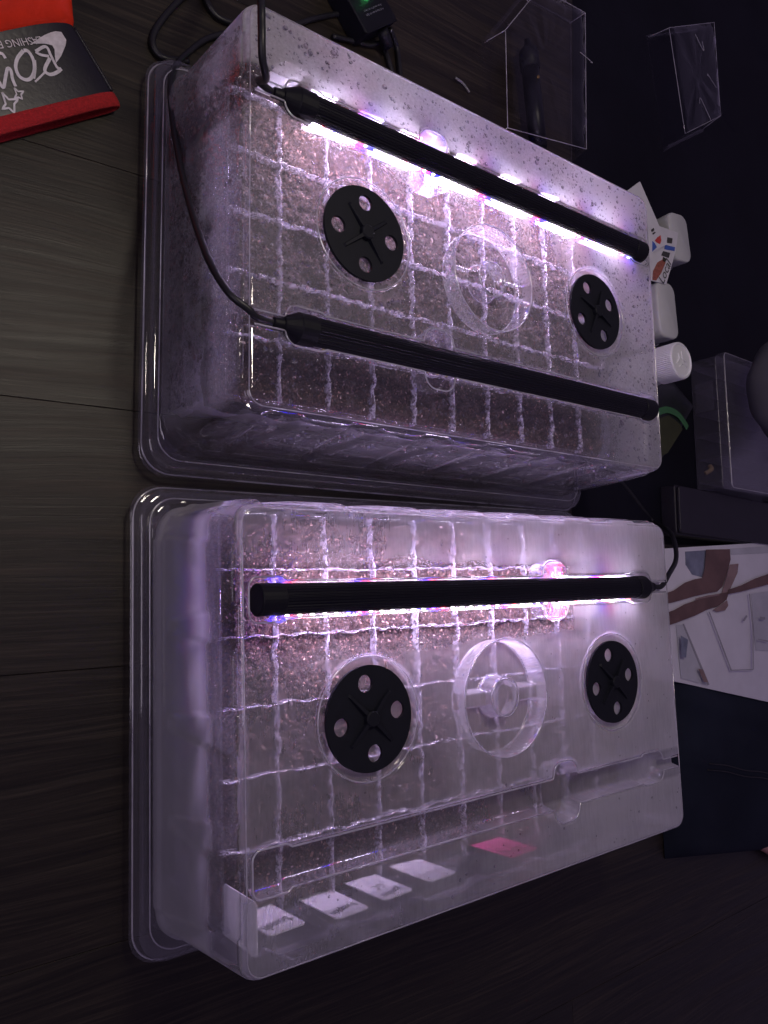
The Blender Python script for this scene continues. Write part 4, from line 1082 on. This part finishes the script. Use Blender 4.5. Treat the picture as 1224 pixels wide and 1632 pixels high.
# translucent compartment box
oz = 0.041; c = unp(1098, 682, ZT + 0.004)
ox0, ox1, oy0, oy1 = 0.4965, 0.665, 0.192, 0.366
M['frost'] = mat_clear('frosted_box_plastic', None, gloss_rough=0.3, fog_k=0.07, fog_col=(0.6, 0.58, 0.66), tint=(0.90, 0.89, 0.93), blend=0.15)
org = thing('compartment_box', 'translucent plastic compartment box with a lid at the right edge', 'storage box', ((ox0+ox1)/2, (oy0+oy1)/2, ZT + 0.004), R(-2))
hx, hy, hz = (ox1-ox0)/2, (oy1-oy0)/2, oz - ZT - 0.004
mb = rbox(hx*0.985, hy*0.985, 0, hz*0.74, 0.004, 0.001); mb.build('body', M['frost'], org)
mb = rbox(hx, hy, hz*0.745, hz, 0.005, 0.0015); mb.build('lid', M['frost'], org)
lp = rrect(hx-0.0008, hy-0.0008, 0.005, 5, hz-0.0002); loop_tube(lp + [lp[0]], 0.0005).build('lid_edge', M['bead'], org, True)
for k in range(6):
    mb = MB(); y = -hy*0.86 + k*hy*0.345; mb.box(-hx*0.96, hx*0.96, y-0.0008, y+0.0008, 0.002, hz*0.72); mb.build('partition', M['frost'], org)
mb = MB(); mb.box(-hx*0.965, -hx*0.955, hy*0.2, hy*0.62, 0.004, hz*0.6); mb.build('latch', M['frost'], org)
M['beige'] = simple('beige_bits', (0.35, 0.25, 0.16), 0.7)
tg = tube([(-hx*0.9, -hy*0.72, 0.008), (-hx*0.84, -hy*0.66, 0.014), (-hx*0.8, -hy*0.60, 0.010)], 0.003, 8, 4)
o = tg.build('small_item', M['beige'], None, True, loc=org.location, rot=org.rotation_euler); tag(o, 'small beige item inside the compartment box', 'item')

# grey lumpy bag at the frame edge
c = unp(1243, 625, 0.075); bag = MB(); rings = []
for i in range(15):
    ph = -math.pi/2 + math.pi*i/14; ring = []
    for k in range(32):
        th = 2*math.pi*k/32; r = 1 + 0.06*math.sin(3*th + 2*ph) + 0.04*math.sin(7*th)
        ring.append((0.052*math.cos(ph)*math.cos(th)*r, 0.068*math.cos(ph)*math.sin(th)*r, 0.036*math.sin(ph)))
    rings.append(ring)
bag.loft(rings); M['greycloth'] = mat_cloth('grey_cloth', (0.10, 0.095, 0.115)); tag(bag.build('cloth_bag', M['greycloth'], None, True, loc=(c.x, c.y, 0.0415 + 0.036)), 'grey rounded cloth bag resting on the compartment box at the right edge', 'bag')

# dark flat case behind the printed box
M['case'] = simple('charcoal_case', (0.014, 0.012, 0.020), 0.5, 0.15, 40)
cs = thing('flat_case', 'dark charcoal flat case just behind the printed box', 'case', (0.60, 0.158, ZT + 0.004), R(-3))
rbox(0.19, 0.030, 0, 0.020, 0.004, 0.0015).build('base', M['case'], cs); rbox(0.188, 0.028, 0.0203, 0.0245, 0.004, 0.0012).build('lid', M['case'], cs)

# printed box with a photo of bare limbs
zb = 0.014; ppx = [(1030, 876), (1330, 858), (1330, 1142), (1040, 1078)]
c = sum((unp(u, v, zb) for u, v in ppx), Vector())/4; box_ = thing('printed_box', 'white box printed with a picture of bare brown limbs, right of the fogged dome', 'box', (c.x, c.y, ZT))
off = (c.x, c.y, ZT)
M['card'] = simple('white_card', (0.78, 0.76, 0.82), 0.55, 0.05, 30); M['skin_print'] = simple('skin_print', (0.15, 0.085, 0.078), 0.55, 0.3, 30); M['skin_print2'] = simple('skin_print_light', (0.30, 0.20, 0.19), 0.55, 0.25, 40)
M['grey_card'] = simple('grey_print_area', (0.55, 0.55, 0.60), 0.55, 0.1, 30); M['blue_print'] = simple('blue_grey_print', (0.20, 0.22, 0.30), 0.55, 0.3, 60); M['line_print'] = simple('line_print', (0.36, 0.35, 0.39), 0.6)
flat_poly(ppx, zb, zb - ZT - 0.0005, M['card'], 'carton', box_, off)
def zz(pts): return [(1060 + x/6.274, 860 + y/6.274) for x, y in pts]
lay = [0]
def art(pts, mat):
    lay[0] += 1; flat_poly(zz(pts), zb + 0.0003*lay[0], 0.0002, M[mat], 'print', box_, off)
art([(200,120),(420,105),(385,380),(270,350),(205,250)], 'blue_print')
art([(650,90),(1100,60),(1100,130),(660,150)], 'grey_card')
art([(860,540),(1100,505),(1100,1120),(905,1105)], 'grey_card')
art([(110,850),(175,850),(430,1460),(160,1385)], 'grey_card')
art([(175,842),(190,842),(445,1450),(425,1455)], 'line_print')
art([(410,100),(648,95),(655,200),(620,330),(575,470),(520,520),(430,535),(300,565),(90,625),(-60,660),(-60,560),(85,510),(200,430),(300,395),(370,385),(395,300),(405,190)], 'skin_print')
art([(650,250),(735,240),(725,330),(640,520),(585,600),(560,560),(600,420)], 'skin_print2')
art([(-60,760),(90,705),(200,645),(400,575),(560,535),(640,525),(615,600),(540,660),(420,700),(300,760),(110,832),(-60,890)], 'skin_print')
art([(480,702),(555,655),(620,605),(632,660),(600,708),(520,722)], 'skin_print2')
art([(635,500),(760,458),(900,390),(1100,320),(1100,430),(900,482),(760,520),(630,545)], 'skin_print')
art([(300,590),(420,560),(540,540),(548,556),(430,578),(310,605)], 'skin_print2')
art([(435,720),(447,720),(668,1305),(656,1312)], 'line_print'); art([(656,1302),(880,1295),(880,1304),(656,1312)], 'line_print'); art([(838,540),(848,540),(884,900),(886,1300),(876,1300),(874,900)], 'line_print')
art([(775,810),(810,755),(825,765),(795,815)], 'line_print'); art([(332,1290),(380,1300),(432,1428),(390,1424)], 'skin_print2'); art([(950,770),(1000,775),(1000,800),(950,800)], 'line_print'); art([(930,990),(1029,1010),(1029,1022),(935,1003)], 'line_print')
art([(160,960),(230,1000),(210,1180),(165,1170)], 'blue_print')

# navy trousers
M['navy'] = mat_cloth('navy_fabric', (0.016, 0.020, 0.033), 900, 0.8)
nx, ny = 90, 60
U, V = np.meshgrid(np.linspace(0, 1, nx), np.linspace(-1, 1, ny), indexing='ij')
xt = 0.375 + U*0.55; yt0 = -0.024 - (xt - 0.44)*0.24; yb0 = -0.236 - (xt - 0.417)*0.17
yt = (yt0 + yb0)/2 + V*(yt0 - yb0)/2
prof_ = np.maximum(0, 1 - np.abs(V)**3.2)**0.5
endp = np.sqrt(np.clip(1 - (1 - np.clip(U/0.10, 0, 1))**2, 0, 1))
zt_ = ZT + 0.0010 + 0.034*prof_*endp*(0.9 + 0.25*vnoise(xt*9, yt*14, 5)) + 0.013*vnoise(xt*14 + yt*34, yt*18, 6)*prof_*endp
seam = np.exp(-((V - 0.02 + 0.25*U)/0.03)**2) * 0.0016 * endp
zt_ = zt_ + seam
idx = np.arange(nx*ny).reshape(nx, ny); Ft = np.stack([idx[:-1,:-1], idx[1:,:-1], idx[1:,1:], idx[:-1,1:]], -1).reshape(-1, 4)
tro = thing('trousers', 'folded navy trousers with a side seam, below the printed box', 'trousers', (0.6, -0.13, ZT))
vv = np.stack([xt - 0.6, yt + 0.13, zt_ - ZT], -1)
obj('leg', mesh('leg', vv.reshape(-1, 3), Ft.tolist(), True), M['navy'], tro)
for d in (-2, 2):
    pts = [tuple(vv[i, int(np.argmin(np.abs(V[i] - (0.02 - 0.25*U[i, 0])))) + d//2] + np.array([0, 0, 0.0006])) for i in range(8, nx, 6)]
    tube(pts, 0.0008, 6, 3).build('seam', M['cord'], tro, True)

# fingertip reaching in at the edge
def mat_skin():
    t = NT('skin'); c = t.coord(); n = t.noise(c, 120, 4)
    return t.surf(t.principled(Base_Color=t.ramp(n, [(0.3, (0.38, 0.18, 0.15)), (0.7, (0.55, 0.30, 0.24))]), Roughness=0.5, Subsurface_Weight=0.15, Subsurface_Radius=(0.004, 0.0015, 0.001), Normal=t.bump(t.noise(c, 900, 2), 0.2)))
q0, q1, q2 = unp(1186, 1334, ZT + 0.008), unp(1212, 1345, ZT + 0.010), unp(1245, 1362, ZT + 0.014)
fin = thing('person', 'bare fingertip showing under the lower edge of the navy trousers', 'person', (q0.x, q0.y, ZT))
f_ = tube([q0, q0.lerp(q1, 0.12), q0.lerp(q1, 0.4), q1, q1.lerp(q2, 0.5), q2, q2 + (q2-q1)*1.2], lambda t: 0.0080*min(1, 0.25 + math.sqrt(min(1, t*9))) * (1 + 0.10*math.sin(t*9)), 14, 8)
f_.v = [tuple(Vector(v) - Vector((q0.x, q0.y, ZT))) for v in f_.v]; f_.build('finger', mat_skin(), fin, True)
d = (q1 - q0).normalized(); s_ = Vector((-d.y, d.x, 0)); M['nail'] = simple('nail', (0.6, 0.36, 0.32), 0.3); nm = MB(); rows = []
for i in range(5):
    row = []
    for k in range(5):
        w_ = (k-2)/2*0.0046*(1 if i else 0.7); p = q0 + d*(0.0015 + i*0.0022) + s_*w_ + Vector((0, 0, 0.0082*math.sqrt(max(0.05, 1 - (w_/0.0082)**2)) * (0.75 + 0.07*i) + 0.0006))
        row.append(p - Vector((q0.x, q0.y, ZT)))
    rows.append(row)
nm.loft(rows, cap0=False, cap1=False, closed=False); nm.build('nail', M['nail'], fin, True)
